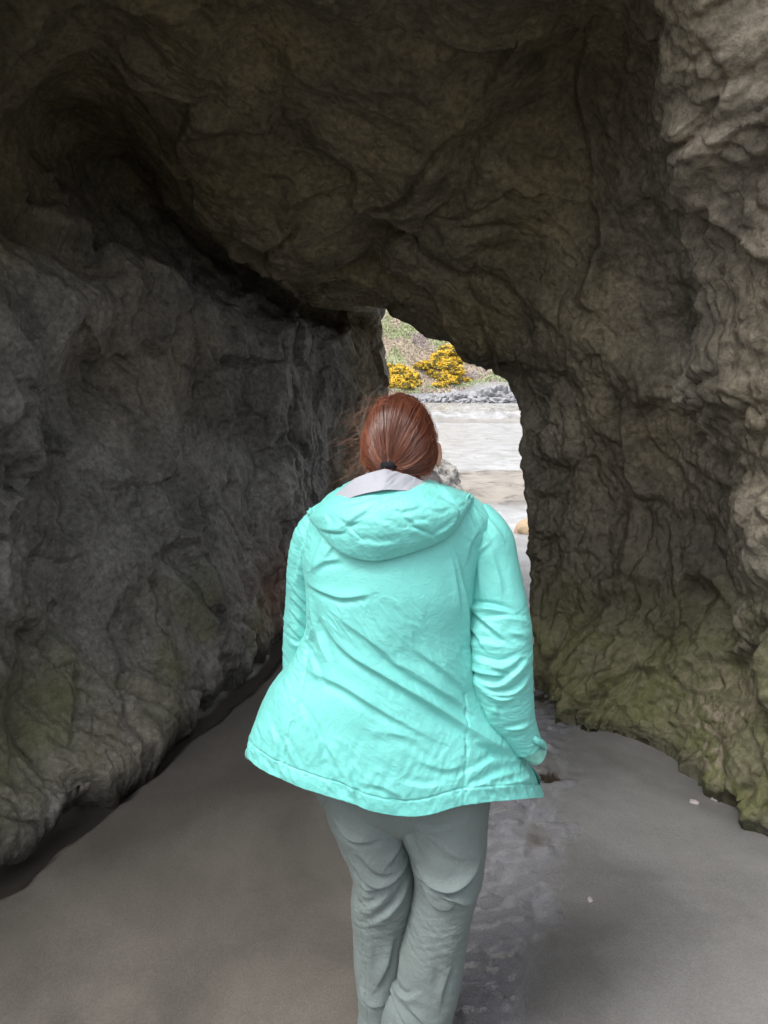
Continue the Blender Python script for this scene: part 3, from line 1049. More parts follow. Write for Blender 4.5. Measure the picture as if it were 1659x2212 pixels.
FB = [([(682, 1318), (741, 1400), (832, 1459), (923, 1514), (1019, 1578), (1125, 1630)], 9, 11, -1),
      ([(732, 1336), (805, 1386), (878, 1450), (942, 1487), (1000, 1530)], 5, 11, -1),
      ([(659, 1441), (741, 1482), (832, 1537), (896, 1573), (950, 1602)], 6, 11, -1),
      ([(841, 1427), (896, 1452), (987, 1514), (1030, 1550)], 4.5, 9, -1),
      ([(890, 1400), (950, 1440), (1005, 1490)], 4, 9, -1),
      ([(668, 1259), (700, 1278), (741, 1291), (800, 1283)], 5, 8, -1),
      ([(677, 1231), (700, 1213), (738, 1207)], 4, 8, -1),
      ([(985, 1195), (997, 1254), (1008, 1318), (1014, 1409)], 6, 8, 1),
      ([(975, 1205), (983, 1250), (992, 1330)], 3.5, 7, 1),
      ([(1014, 1390), (1017, 1470), (1040, 1530), (1072, 1585), (1120, 1622)], 7, 9, 1),
      ([(675, 1300), (686, 1364), (709, 1432)], 7, 9, 1),
      ([(662, 1400), (680, 1440), (690, 1490)], 4, 8, 1),
      ([(640, 1425), (662, 1395), (684, 1350)], 5, 8, -1),
      ([(615, 1470), (650, 1435), (668, 1390)], 4, 8, -1),
      ([(645, 1525), (680, 1590), (690, 1640)], 4, 9, 1), ([(620, 1600), (645, 1660)], 4, 7, 1), ([(742, 1655), (760, 1695), (765, 1725)], 4, 8, 1),
      ([(700, 1600), (730, 1650), (735, 1680)], 3.5, 8, -1),
      ([(1000, 1675), (1050, 1650), (1078, 1640), (1133, 1634)], 5, 8, 1),
      ([(996, 1712), (1078, 1676), (1150, 1650)], 5, 9, 1),
      ([(1020, 1600), (1070, 1612), (1125, 1640)], 5, 9, -1),
      ([(1050, 1700), (1110, 1690), (1160, 1665)], 4, 8, 1),
      ([(805, 1578), (890, 1592), (945, 1640)], 3.5, 12, -1), ([(900, 1640), (960, 1660), (1000, 1650)], 3.5, 10, -1),
      ([(780, 1690), (830, 1700), (880, 1730)], 3, 9, -1), ([(860, 1690), (910, 1700), (960, 1695)], 3, 9, 1),
      ([(585, 1560), (600, 1610), (590, 1650)], 4, 9, 1), ([(560, 1560), (575, 1600)], 3, 8, -1),
      ([(1040, 1140), (1020, 1170), (1008, 1215)], 3, 8, 1), ([(700, 1150), (685, 1200), (676, 1240)], 4, 8, -1), ([(720, 1175), (700, 1205)], 3, 7, 1)]
TP2 = add_folds(TP, TN, FB, on_back, backm)
low = sstep(1.02, 0.9, TP[:, 2]) if False else 1 - sstep(0.9, 1.02, TP[:, 2])
hd = (zh[None, :] - ZZ).ravel() * -1.0                                  # distance above the hem
crum = (0.0024 * aniso(TP, -32, 0.11, 0.030, 201) * (0.3 + 0.7 * low) * sstep(-0.3, 0.3, gnoise(TP * 5, 12)) + 0.0026 * aniso(TP, -55, 0.05, 0.018, 205) * sstep(0.1, 0.4, gnoise(TP * 7, 9) + 0.2)
        + 0.0030 * aniso(TP, 62, 0.06, 0.020, 209) * np.exp(-((hd - 0.07) / 0.07) ** 2) + 0.006 * fbm(TP * 6.5, 2, 213))
seamline = np.exp(-((hd - 0.033) / 0.0022) ** 2)
pucker = np.exp(-((hd - 0.020) / 0.022) ** 2) * 0.0048 * gnoise(np.stack([TP[:, 0] * 65 + TP[:, 2] * 35, TP[:, 1] * 60, TP[:, 2] * 14], 1), 17)
TP2 = TP2 + TN * (crum - 0.0022 * seamline + pucker)[:, None]
for sl in ([(676, 1330), (664, 1420), (648, 1500), (630, 1570), (616, 1640), (606, 1684)], [(1004, 1500), (1008, 1580), (1006, 1660), (1000, 1742)]):
    line = np.array([on_back(*q) for q in sl])[:, [0, 2]]
    d, t, sg = poly_dist(TP[:, 0], TP[:, 2], line)
    puck = np.exp(-(d / 0.010) ** 2) * 0.0016 * gnoise(TP * 85, 19)
    TP2 += TN * ((-0.0024 * np.exp(-(d / 0.0022) ** 2) + puck) * backm)[:, None]
# hem turned in
last = TP2.reshape(NV, NU, 3)[-1]
cen_h = last.mean(0)
inn = last + (cen_h - last) * np.array([0.025, 0.03, 0])
inn2 = inn + [0, 0, 0.03]
TP2 = np.concatenate([TP2, inn - [0, 0, 0.002], inn2])
JV, JF = [TP2], [grid_faces(NV + 2, NU, True)]
base_n = len(TP2)


def tube(path, rad, n_along, n_around, flat=1.0, cap=False):
    """path: world points; rad: (radius across, radius in depth)"""
    path = catmull(np.asarray(path, float), [n_along] * (len(path) - 1))
    rad = catmull(np.asarray(rad, float), [n_along] * (len(rad) - 1))
    tg = np.gradient(path, axis=0)
    tg /= np.linalg.norm(tg, axis=1, keepdims=True)
    side = np.cross(tg, [0, 1, 0])
    side /= np.linalg.norm(side, axis=1, keepdims=True)
    dep = np.cross(side, tg)
    a = np.linspace(0, 2 * np.pi, n_around, endpoint=False)
    P = path[:, None] + side[:, None] * (np.cos(a)[None, :, None] * rad[:, None, 0:1]) + dep[:, None] * (np.sin(a)[None, :, None] * rad[:, None, 1:2])
    return P.reshape(-1, 3), len(path)


def outward(P, n, na):
    N = wrap_normals(P, n, na)
    c = P.reshape(n, na, 3).mean(1, keepdims=True)
    if np.sum((P.reshape(n, na, 3) - c) * N.reshape(n, na, 3)) < 0:
        N = -N
    return N


MPX = 1 / FPX
# right sleeve (elbow bent slightly back, wrist tucked to the pocket)
rs = [(1018, 1104, 1.490, 36), (1048, 1160, 1.478, 56), (1063, 1230, 1.470, 58), (1073, 1310, 1.465, 65), (1080, 1390, 1.445, 69), (1085, 1455, 1.435, 66), (1096, 1520, 1.435, 57), (1115, 1570, 1.440, 44), (1139, 1612, 1.445, 33)]
RS, ns = tube([U(a_, b_, c_) for a_, b_, c_, r_ in rs], [(r_ * MPX * 1.52, r_ * MPX * 1.52 * 0.95) for a_, b_, c_, r_ in rs], 44, 200)
RN = outward(RS, ns, 200)
FR = [([(1008, 1342), (1023, 1331), (1066, 1324), (1116, 1338)], 8, 7, 1), ([(1023, 1332), (1053, 1354), (1096, 1386)], 6, 7, -1), ([(1061, 1349), (1106, 1345), (1141, 1356)], 4.5, 7, 1),
      ([(1012, 1367), (1030, 1380), (1047, 1404)], 6, 7, -1), ([(1014, 1395), (1024, 1415)], 4, 6, -1), ([(1026, 1434), (1080, 1438), (1127, 1424)], 6, 8, 1), ([(1013, 1465), (1053, 1458), (1092, 1461)], 6, 7, -1),
      ([(1020, 1476), (1066, 1483), (1112, 1456), (1146, 1430)], 7, 8, 1), ([(1029, 1485), (1069, 1500), (1112, 1494), (1150, 1470)], 6, 7, 1), ([(1050, 1500), (1080, 1510), (1114, 1507)], 4, 6, 1),
      ([(1066, 1440), (1100, 1452), (1095, 1466)], 3.5, 6, -1), ([(1053, 1540), (1066, 1575), (1090, 1612)], 5, 8, -1), ([(1090, 1585), (1120, 1580), (1148, 1574)], 4, 7, 1), ([(1070, 1530), (1078, 1548)], 4, 6, 1),
      ([(1040, 1220), (1043, 1262), (1046, 1305)], 4, 8, -1), ([(1068, 1200), (1085, 1260), (1090, 1300)], 3, 10, 1), ([(1066, 1182), (1039, 1206), (1019, 1232), (1010, 1290)], 3.5, 6, 1),
      ([(1030, 1128), (1050, 1155), (1066, 1180)], 3.5, 8, 1), ([(1050, 1122), (1078, 1150), (1100, 1180)], 3, 8, 1), ([(1100, 1370), (1130, 1380), (1146, 1392)], 4, 8, -1), ([(1030, 1404), (1060, 1396), (1096, 1400)], 4, 9, 1)]


def plane_conv(Y):
    return lambda px, py: U(px, py, Y)


bm_ = 1 - sstep(0.0, 0.4, RN[:, 1])
RS2 = add_folds(RS, RN, FR, plane_conv(1.375), bm_)
kk = np.repeat(np.linspace(0, 1, ns), 200)
RS2 += RN * ((0.0018 * aniso(RS, 8, 0.045, 0.016, 221) * sstep(0.3, 0.45, kk) + 0.004 * fbm(RS * 8, 2, 223)
              + (1 - bm_) * 0.006 * aniso(RS, 5, 0.06, 0.025, 224)))[:, None]
JV.append(RS2)
JF.append(grid_faces(ns, 200, True) + base_n)
base_n += len(RS2)
# left sleeve, arm a little forward, hand in the front pocket
lsx = [(690, 1120, 1.50, 28), (672, 1165, 1.505, 40), (661, 1225, 1.515, 41), (656, 1300, 1.53, 41), (652, 1370, 1.545, 42), (650, 1440, 1.56, 42), (655, 1490, 1.60, 40), (675, 1520, 1.66, 36), (705, 1540, 1.71, 30)]
LS, nl = tube([U(a_, b_, c_) for a_, b_, c_, r_ in lsx], [(r_ * MPX * 1.56, r_ * MPX * 1.56 * 1.15) for a_, b_, c_, r_ in lsx], 44, 180)
LN = outward(LS, nl, 180)
FL = [([(660, 1165), (648, 1210), (638, 1262)], 4, 7, -1), ([(672, 1180), (662, 1215), (655, 1250)], 3, 6, 1), ([(624, 1296), (648, 1318), (672, 1346)], 4, 6, -1), ([(622, 1326), (645, 1350), (664, 1372)], 4, 6, -1),
      ([(630, 1275), (652, 1300), (672, 1318)], 3, 6, -1), ([(620, 1360), (640, 1380), (655, 1395)], 3.5, 6, -1), ([(618, 1395), (635, 1405), (650, 1400)], 3, 6, 1)]
bm_ = 1 - sstep(0.0, 0.4, LN[:, 1])
LS2 = add_folds(LS, LN, FL, plane_conv(1.46), bm_)
LS2 += LN * (0.0025 * aniso(LS, -42, 0.05, 0.016, 231) + 0.004 * fbm(LS * 8, 2, 233))[:, None]
JV.append(LS2)
JF.append(grid_faces(nl, 180, True) + base_n)
base_n += len(LS2)


def nylon(name, col, rough=0.5):
    m = Mat(name, rough, 0.5)
    n = m.noise(5, 3)
    c = m.mix(n, tuple(v * 0.93 for v in col), tuple(min(1, v * 1.05) for v in col))
    w = m.n('ShaderNodeTexWave', wave_type='BANDS')
    h = m.math('ADD', m.math('MULTIPLY', m.noise(48, 6, 0.7, 0.6), 1.3), m.math('MULTIPLY', m.noise(420, 2), 0.12))
    m.set(Base_Color=c, Normal=m.bump(h, 0.35, 0.006))
    m.t.nodes.remove(w)
    m.b.inputs['Sheen Weight'].default_value = 0.08
    return m.m


TURQ = (0.150, 0.530, 0.490)
M_JACK = nylon('turquoise_nylon', TURQ)
jacket = pmesh('jacket', np.concatenate(JV), np.concatenate(JF), M_JACK)

# cuff with its tab at the right wrist
cc0 = np.array(U(1139, 1612, 1.445))
cc1 = np.array(U(1163, 1632, 1.45))
CU, nc_ = tube([cc0 - (cc1 - cc0) * 0.3, cc0, (cc0 + cc1) / 2, cc1], [(0.024, 0.026), (0.025, 0.028), (0.024, 0.027), (0.022, 0.025)], 14, 90)
CN = outward(CU, nc_, 90)
CU = CU + CN * (0.0018 * gnoise(CU * 70, 4))[:, None]
inr = CU.reshape(nc_, 90, 3)[-1]
CU = np.concatenate([CU, inr + (inr.mean(0) - inr) * 0.12, inr + (inr.mean(0) - inr) * 0.14 + (cc0 - cc1) * 0.8])
cuff = pmesh('cuff', CU, grid_faces(nc_ + 2, 90, True), nylon('cuff_nylon', (0.17, 0.44, 0.38), 0.6), jacket)
tabp = np.array([U(1146, 1584, 1.415), U(1162, 1594, 1.412), U(1176, 1603, 1.425), U(1182, 1615, 1.45)])
tabq = np.array([U(1150, 1602, 1.408), U(1163, 1610, 1.405), U(1174, 1617, 1.42), U(1179, 1624, 1.45)])
a_ = catmull(tabp, [6, 6, 6])
b_ = catmull(tabq, [6, 6, 6])
TV_ = np.concatenate([a_, b_, a_ + [0.002, 0.004, 0], b_ + [0.002, 0.004, 0]])
n_ = len(a_)
F_ = []
for k in range(n_ - 1):
    F_ += [(k, k + 1, n_ + k + 1, n_ + k), (2 * n_ + k, 3 * n_ + k, 3 * n_ + k + 1, 2 * n_ + k + 1), (k, 2 * n_ + k, 2 * n_ + k + 1, k + 1), (n_ + k, n_ + k + 1, 3 * n_ + k + 1, 3 * n_ + k)]
pmesh('cuff_tab', TV_, F_, M_JACK, jacket)

# hood, hanging folded on the upper back
HT = np.array([(664, 1107), (690, 1090), (718, 1077), (760, 1060), (800, 1049), (835, 1043), (870, 1044), (905, 1048), (920, 1045), (950, 1054), (985, 1064), (1008, 1068), (1021, 1072)], float)
HB = np.array([(668, 1116), (684, 1134), (700, 1156), (722, 1180), (748, 1196), (780, 1206), (812, 1209), (850, 1203), (890, 1191), (930, 1176), (965, 1157), (992, 1128), (1016, 1086)], float)
NU2, NV2 = 340, 170
ht = catmull(HT, [28] * 12)
hb = catmull(HB, [28] * 12)
tt = np.linspace(0, 1, len(ht))
uu = np.linspace(0, 1, NU2)
ht = np.stack([np.interp(uu, tt, ht[:, 0]), np.interp(uu, tt, ht[:, 1])], 1)
hb = np.stack([np.interp(uu, tt, hb[:, 0]), np.interp(uu, tt, hb[:, 1])], 1)
hv = np.linspace(0, 1, NV2)
su = np.clip(np.sin(np.pi * np.clip(uu, 0.004, 0.996)), 0, 1) ** 0.55
HP = np.zeros((NV2 + 14, NU2, 3))
for j, v_ in enumerate(hv):
    bul = 0.011 + 0.036 * (math.sin(math.pi * min(v_ ** 0.8 * 0.93 + 0.07, 1.0)) ** 0.9)
    if v_ > 0.86:
        bul *= 1 - 0.15 * ((v_ - 0.86) / 0.14) ** 2
    pp = ht * (1 - v_) + hb * v_
    for i in range(NU2):
        o_ = on_back(pp[i, 0], pp[i, 1], 0.006 + bul * su[i])
        HP[j, i] = o_
# rolled under at the bottom
for j in range(14):
    f_ = (j + 1) / 14
    HP[NV2 + j] = HP[NV2 - 1] + np.array([0, 1, 0]) * (0.020 * f_) * su[:, None] + np.array([0, 0, 1]) * (-0.003 * math.sin(f_ * 3.14) + 0.02 * f_ * f_)
HPf = HP.reshape(-1, 3)
HN = grid_normals(HP).reshape(-1, 3)
if HN[(NV2 // 2) * NU2 + NU2 // 2][1] > 0:
    HN = -HN


def hood_conv(px, py):
    return on_back(px, py, 0.04)


FH = [([(672, 1124), (720, 1108), (780, 1091), (840, 1074), (900, 1061), (950, 1056)], 3.0, 5, 1),
      ([(790, 1112), (830, 1090), (870, 1078), (930, 1066)], 4, 7, 1),
      ([(728, 1144), (752, 1128), (772, 1112), (812, 1088)], 5, 8, -1), ([(690, 1143), (735, 1147), (752, 1137)], 5, 7, -1), ([(748, 1140), (775, 1165), (790, 1185)], 2.5, 5, 1),
      ([(846, 1092), (868, 1099), (905, 1092)], 4, 6, -1), ([(872, 1112), (890, 1120), (905, 1135), (925, 1148)], 5, 7, -1), ([(880, 1142), (905, 1148), (935, 1168)], 5, 6, 1),
      ([(886, 1135), (905, 1128), (925, 1133)], 3.5, 6, 1), ([(915, 1088), (945, 1100), (975, 1092)], 3.5, 7, -1), ([(925, 1056), (960, 1070), (1000, 1078)], 5, 6, -1), ([(950, 1062), (985, 1088), (1006, 1086)], 4, 6, -1),
      ([(920, 1048), (960, 1062), (1012, 1070)], 3, 5, 1), ([(965, 1090), (985, 1108), (980, 1130)], 4, 7, 1), ([(800, 1120), (850, 1140), (862, 1165)], 3, 10, 1), ([(760, 1170), (820, 1178), (870, 1172)], 3, 9, 1),
      ([(940, 1160), (970, 1140), (990, 1118)], 4, 7, 1), ([(700, 1112), (712, 1130), (710, 1150)], 3, 7, 1), ([(735, 1116), (760, 1125), (790, 1120)], 3.5, 7, -1)]
HPf = add_folds(HPf, HN, [(p_, h_ * 0.62, w_ * 0.9, s_) for p_, h_, w_, s_ in FH], hood_conv)
HPf += HN * ((0.0012 * aniso(HPf, 20, 0.05, 0.018, 241) + 0.0008 * aniso(HPf, -50, 0.03, 0.012, 244) + 0.003 * fbm(HPf * 9, 2, 246)) * np.tile(su, NV2 + 14))[:, None]
hood = pmesh('hood', HPf, grid_faces(NV2 + 14, NU2), M_JACK, jacket)
so = hood.modifiers.new('thick', 'SOLIDIFY')
so.thickness = 0.003
so.offset = -1

# pale lining of the hood, standing up behind the neck
LT = np.array([(690, 1092), (722, 1071), (748, 1049), (772, 1033), (800, 1021), (818, 1016), (833, 1013), (850, 1018), (872, 1024), (900, 1034), (925, 1044), (950, 1056)], float)
lt = catmull(LT, [20] * 11)
lu = np.linspace(0, 1, 220)
lt = np.stack([np.interp(lu, np.linspace(0, 1, len(lt)), lt[:, 0]), np.interp(lu, np.linspace(0, 1, len(lt)), lt[:, 1])], 1)
rows = []
sl_ = np.sin(np.pi * np.clip(lu, 0, 1)) ** 0.7
for v_ in np.linspace(0, 1, 40):
    r_ = []
    for i in range(220):
        px, py = lt[i]
        by = max(np.interp(px, HT[:, 0], HT[:, 1]) + 14, py + 3)
        Yt = 1.462 - 0.062 * sl_[i]
        Yb = 1.440 - 0.072 * sl_[i]
        r_.append(U(px, by + (py - by) * v_, Yb + (Yt - Yb) * v_))
    rows.append(r_)
top = np.array(rows[-1])
for k in range(1, 12):
    f_ = k / 11
    rows.append(top + np.array([0, 0.045, 0]) * f_ + np.array([0, 0, 1]) * (0.004 * math.sin(f_ * 3.1) - 0.055 * f_ * f_))
LP = np.array(rows)
LPf = LP.reshape(-1, 3)
LNn = grid_normals(LP).reshape(-1, 3)
LPf = LPf + LNn * (0.002 * aniso(LPf, 35, 0.06, 0.022, 251) + 0.0022 * fbm(LPf * 14, 2, 253))[:, None]
mlin = Mat('pale_lining', 0.75, 0.3)
mlin.set(Base_Color=mlin.mix(mlin.noise(9, 3), (0.30, 0.31, 0.345), (0.35, 0.36, 0.40)), Normal=mlin.bump(mlin.noise(90, 4), 0.2, 0.004))
pmesh('hood_lining', LPf, grid_faces(len(rows), 220), mlin.m, jacket)
# small bit of the same lining showing at the hood's left corner
c0 = [U(668, 1100, 1.44), U(682, 1092, 1.435), U(700, 1088, 1.43)]
c1 = [U(667, 1110, 1.425), U(684, 1102, 1.415), U(704, 1094, 1.41)]
# fleece collar round the neck
NECK = np.array(U(866, 1040, 1.53))
a = np.linspace(0, 2 * np.pi, 140, endpoint=False)
b = np.linspace(0, 2 * np.pi, 40, endpoint=False)
A, B = np.meshgrid(a, b, indexing='ij')
Rr, rr_ = 0.068, 0.016
ring = np.stack([NECK[0] + (Rr + rr_ * np.cos(B)) * np.cos(A) * 1.02, NECK[1] + (Rr + rr_ * np.cos(B)) * np.sin(A) * 1.05, NECK[2] - 0.010 + 0.030 * np.sin(B) - 0.012 * np.sin(A)], -1).reshape(-1, 3)
rn = np.stack([np.cos(B) * np.cos(A), np.cos(B) * np.sin(A), np.sin(B)], -1).reshape(-1, 3)
ring += rn * (0.007 * np.abs(gnoise(ring * 95, 5)) + 0.004 * gnoise(ring * 40, 6))[:, None]
mfl = Mat('fleece', 0.95, 0.1)
mfl.set(Base_Color=mfl.mix(mfl.noise(60, 3), (0.22, 0.215, 0.225), (0.40, 0.39, 0.40)), Normal=mfl.bump(mfl.noise(160, 4, 0.7), 0.8, 0.006))
fr_ = grid_faces(141, 40, True) % (140 * 40)
pmesh('collar', ring, fr_, mfl.m, jacket)

# ---------------------------------------------------------------- trousers
mtr = Mat('grey_green_cotton', 0.85, 0.2)
nn_ = mtr.noise(7, 4)
wv = mtr.n('ShaderNodeTexNoise')
mtr.link(mtr.map((1, 1, 0.25)), wv.inputs['Vector'])
wv.inputs['Scale'].default_value = 260
mtr.set(Base_Color=mtr.mix(nn_, (0.122, 0.150, 0.146), (0.162, 0.196, 0.190)), Normal=mtr.bump(mtr.math('ADD', mtr.noise(30, 7, 0.7, 0.5), mtr.math('MULTIPLY', wv.outputs['Fac'], 0.3)), 0.5, 0.007))
mtr.b.inputs['Sheen Weight'].default_value = 0.05


def leg(rows, na=190, nz=360):
    rows = np.array(rows, float)
    zz = np.array([U(830, r[0], r[3])[2] for r in rows])
    xl = np.array([U(r[1], r[0], r[3])[0] for r in rows])
    xr = np.array([U(r[2], r[0], r[3])[0] for r in rows])
    fl_, fr2, fy, fd = (smooth_interp(zz, v) for v in (xl, xr, rows[:, 3], rows[:, 4]))
    Z = np.linspace(zz[0], zz[-1], nz)
    a = np.linspace(0, 2 * np.pi, na, endpoint=False)
    c, s = np.cos(a), np.sin(a)
    e = 2 / 2.2
    cx, hw = (fl_(Z) + fr2(Z)) / 2, (fr2(Z) - fl_(Z)) / 2
    Xx = cx[:, None] + hw[:, None] * (np.sign(c) * np.abs(c) ** e)[None]
    Yy = fy(Z)[:, None] + fd(Z)[:, None] * (np.sign(s) * np.abs(s) ** e)[None]
    P = np.stack([Xx, Yy, np.repeat(Z[:, None], na, 1)], -1).reshape(-1, 3)
    return P, nz, na


LEFT = [(1640, 672, 862, 1.50, .125), (1700, 690, 872, 1.50, .122), (1770, 714, 882, 1.50, .116), (1830, 740, 894, 1.50, .106), (1890, 763, 900, 1.50, .097), (1930, 759, 898, 1.50, .092),
        (1990, 760, 888, 1.505, .088), (2080, 765, 874, 1.51, .086), (2150, 771, 858, 1.51, .084), (2205, 772, 850, 1.51, .083), (2268, 771, 846, 1.51, .082)]
RIGHT = [(1640, 842, 1062, 1.495, .135), (1720, 846, 1057, 1.49, .132), (1790, 862, 1050, 1.48, .126), (1840, 880, 1041, 1.47, .116), (1878, 893, 1037, 1.465, .110), (1905, 896, 1031, 1.465, .100),
         (1960, 884, 1021, 1.465, .095), (2030, 865, 1010, 1.46, .090), (2110, 847, 992, 1.455, .088), (2160, 828, 980, 1.45, .086), (2212, 818, 973, 1.45, .086), (2285, 814, 968, 1.45, .084)]
HIPS = [(1440, 660, 1020, 1.50, .125), (1540, 650, 1050, 1.50, .14), (1640, 662, 1064, 1.50, .142), (1700, 682, 1060, 1.50, .132), (1745, 706, 1050, 1.50, .105), (1775, 735, 1035, 1.50, .07)]
FLL = [([(722, 1768), (755, 1797), (805, 1802)], 6, 8, -1), ([(757, 1860), (788, 1893), (827, 1906), (877, 1884), (888, 1862)], 8, 9, -1), ([(838, 1862), (858, 1838), (872, 1815)], 5, 8, -1),
       ([(774, 1984), (820, 1944), (843, 1908)], 6, 9, 1), ([(800, 2002), (856, 1955), (888, 1915)], 7, 10, 1), ([(757, 1895), (790, 1918), (835, 1912)], 6, 8, -1), ([(775, 1830), (815, 1872), (850, 1880)], 4, 9, -1),
       ([(778, 2158), (792, 2184), (832, 2188)], 9, 8, -1), ([(850, 2040), (838, 2090), (812, 2150)], 7, 9, 1), ([(768, 2080), (775, 2130), (772, 2160)], 3, 7, 1), ([(780, 2020), (800, 2060), (800, 2110)], 3, 12, 1),
       ([(762, 1940), (785, 1960), (800, 1950)], 4, 8, -1)]
FRL = [([(893, 1874), (920, 1897), (970, 1904), (1020, 1884), (1038, 1866)], 11, 9, -1), ([(889, 1916), (915, 1908), (952, 1912), (1036, 1889)], 5, 6, -1), ([(916, 1922), (934, 1946), (962, 1952), (975, 1944)], 6, 7, -1),
       ([(945, 1918), (975, 1925), (1000, 1940), (1026, 1952)], 6, 7, -1), ([(925, 1920), (958, 1918), (980, 1932)], 5, 6, 1), ([(860, 1775), (882, 1819), (896, 1866)], 5, 8, 1), ([(930, 1800), (965, 1830), (1010, 1850)], 2.5, 14, -1),
       ([(830, 2166), (877, 2164), (902, 2146)], 6, 8, 1), ([(832, 2172), (862, 2192), (885, 2220)], 7, 8, -1), ([(880, 2175), (910, 2195), (925, 2220)], 5, 8, -1), ([(975, 2090), (955, 2140), (950, 2170)], 4, 9, 1),
       ([(900, 1790), (950, 1782), (985, 1770)], 3, 8, 1), ([(900, 2000), (930, 2080), (930, 2140)], 2.5, 14, 1), ([(855, 2090), (868, 2110), (860, 2150)], 3, 8, -1)]
TRV, TRF, nb = [], [], 0
for rows_, folds_, sd_ in ((LEFT, FLL, 261), (RIGHT, FRL, 271), (HIPS, [], 281)):
    P_, nz_, na_ = leg(rows_)
    N_ = outward(P_, nz_, na_)
    bm_ = 1 - sstep(0.1, 0.5, N_[:, 1])
    yb = rows_[3][3] - 0.095
    Q_ = add_folds(P_, N_, folds_, plane_conv(yb), bm_) if folds_ else P_
    Q_ = Q_ + N_ * (0.0060 * fbm(P_ * 7, 2, sd_) + 0.0016 * aniso(P_, -35, 0.10, 0.030, sd_ + 3) + (1 - bm_) * 0.006 * aniso(P_, 20, 0.08, 0.03, sd_ + 6))[:, None]
    if folds_:
        kz = np.exp(-((P_[:, 2] - 0.435) / 0.07) ** 2) + np.exp(-((P_[:, 2] - 0.10) / 0.06) ** 2)
        Q_ = Q_ + N_ * (bm_ * kz * (0.0030 * aniso(P_, 18, 0.085, 0.019, sd_ + 7) + 0.0022 * aniso(P_, -40, 0.075, 0.017, sd_ + 8)))[:, None]
        sm = [(872, 1990), (858, 2060), (850, 2110), (838, 2180), (832, 2240)] if sd_ == 271 else [(716, 1790), (772, 1900), (772, 2000), (780, 2100), (784, 2240)]
        ln = np.array([U(q_[0] + (14 if sd_ == 271 else 10), q_[1], yb) for q_ in sm])[:, [0, 2]]
        dd_, _, _ = poly_dist(P_[:, 0], P_[:, 2], ln)
        Q_ = Q_ + N_ * (bm_ * (-0.0022 * np.exp(-(dd_ / 0.0022) ** 2) + 0.0014 * np.exp(-(dd_ / 0.009) ** 2) * gnoise(P_ * 70, 5)))[:, None]
        l_ = Q_.reshape(nz_, na_, 3)[-1]
        Q_ = np.concatenate([Q_, l_ + (l_.mean(0) - l_) * 0.08, l_ + (l_.mean(0) - l_) * 0.08 + [0, 0, 0.03]])
        nz_ += 2
    TRV.append(Q_)
    TRF.append(grid_faces(nz_, na_, True) + nb)
    nb += len(Q_)
pmesh('trousers', np.concatenate(TRV), np.concatenate(TRF), mtr.m)

# ---------------------------------------------------------------- body
HEADC = np.array([xrow(864, 930), 1.530, zrow(855) - 0.114])
HR = np.array([0.0745, 0.094, 0.110])


def skin_chain(pts, edges, radii, root=0, lev=2):
    me = bpy.data.meshes.new('skin_tmp')
    me.from_pydata([tuple(p) for p in pts], edges, [])
    o = bpy.data.objects.new('skin_tmp', me)
    COL.objects.link(o)
    sk = o.modifiers.new('s', 'SKIN')
    sk.use_smooth_shade = True
    su_ = o.modifiers.new('u', 'SUBSURF')
    su_.levels = lev
    lay = me.skin_vertices[0].data
    for k, r_ in enumerate(radii):
        lay[k].radius = r_ if isinstance(r_, tuple) else (r_, r_)
        lay[k].use_root = (k == root)
    dg = bpy.context.evaluated_depsgraph_get()
    ev = o.evaluated_get(dg).to_mesh()
    V_ = np.array([v.co[:] for v in ev.vertices])
    F_ = [tuple(p.vertices) for p in ev.polygons]
    o.evaluated_get(dg).to_mesh_clear()
    bpy.data.objects.remove(o)
    return V_, F_


def on_path(path, k):
    return np.array(path[k])


sh_r = np.array(U(1045, 1165, 1.50))
el_r = np.array(U(1082, 1420, 1.445))
wr_r = np.array(U(1139, 1612, 1.445))
sh_l = np.array(U(685, 1165, 1.51))
el_l = np.array(U(652, 1440, 1.56))
wr_l = np.array(U(702, 1538, 1.71))
pel = np.array([xrow(860, 1560), 1.50, 0.88])
bpts = [pel, pel + [0, 0, .12], [NECK[0], 1.50, 1.17], [NECK[0], 1.50, 1.30], [NECK[0], 1.515, 1.36], [NECK[0], 1.525, 1.43],
        sh_r + [-.03, 0, -.02], el_r, wr_r, sh_l + [.03, 0, -.02], el_l, wr_l,
        np.array(U(800, 1660, 1.5)), np.array(U(830, 1910, 1.5)), np.array(U(810, 2190, 1.51)) * [1, 1, 0] + [0, 0, 0.09], np.array(U(808, 2240, 1.52)) * [1, 0, 0] + [0, 1.60, 0.045],
        np.array(U(950, 1660, 1.5)), np.array(U(965, 1900, 1.47)), np.array(U(895, 2200, 1.45)) * [1, 1, 0] + [0, 0, 0.09], np.array(U(893, 2240, 1.45)) * [1, 0, 0] + [0, 1.545, 0.045]]
bed = [(0, 1), (1, 2), (2, 3), (3, 4), (4, 5), (3, 6), (6, 7), (7, 8), (3, 9), (9, 10), (10, 11), (0, 12), (12, 13), (13, 14), (14, 15), (0, 16), (16, 17), (17, 18), (18, 19)]
brad = [(.13, .09), (.12, .085), (.125, .085), (.09, .065), (.05, .05), (.048, .05), .045, .036, .024, .038, .034, .024, .085, .055, .036, .03, .085, .055, .036, .03]
bV, bF = skin_chain(bpts, bed, brad)
allV, allF = [bV], list(bF)


def join(V_, F_):
    b_ = sum(len(q) for q in allV)
    allV.append(V_)
    allF.extend(tuple(i + b_ for i in f) for f in F_)


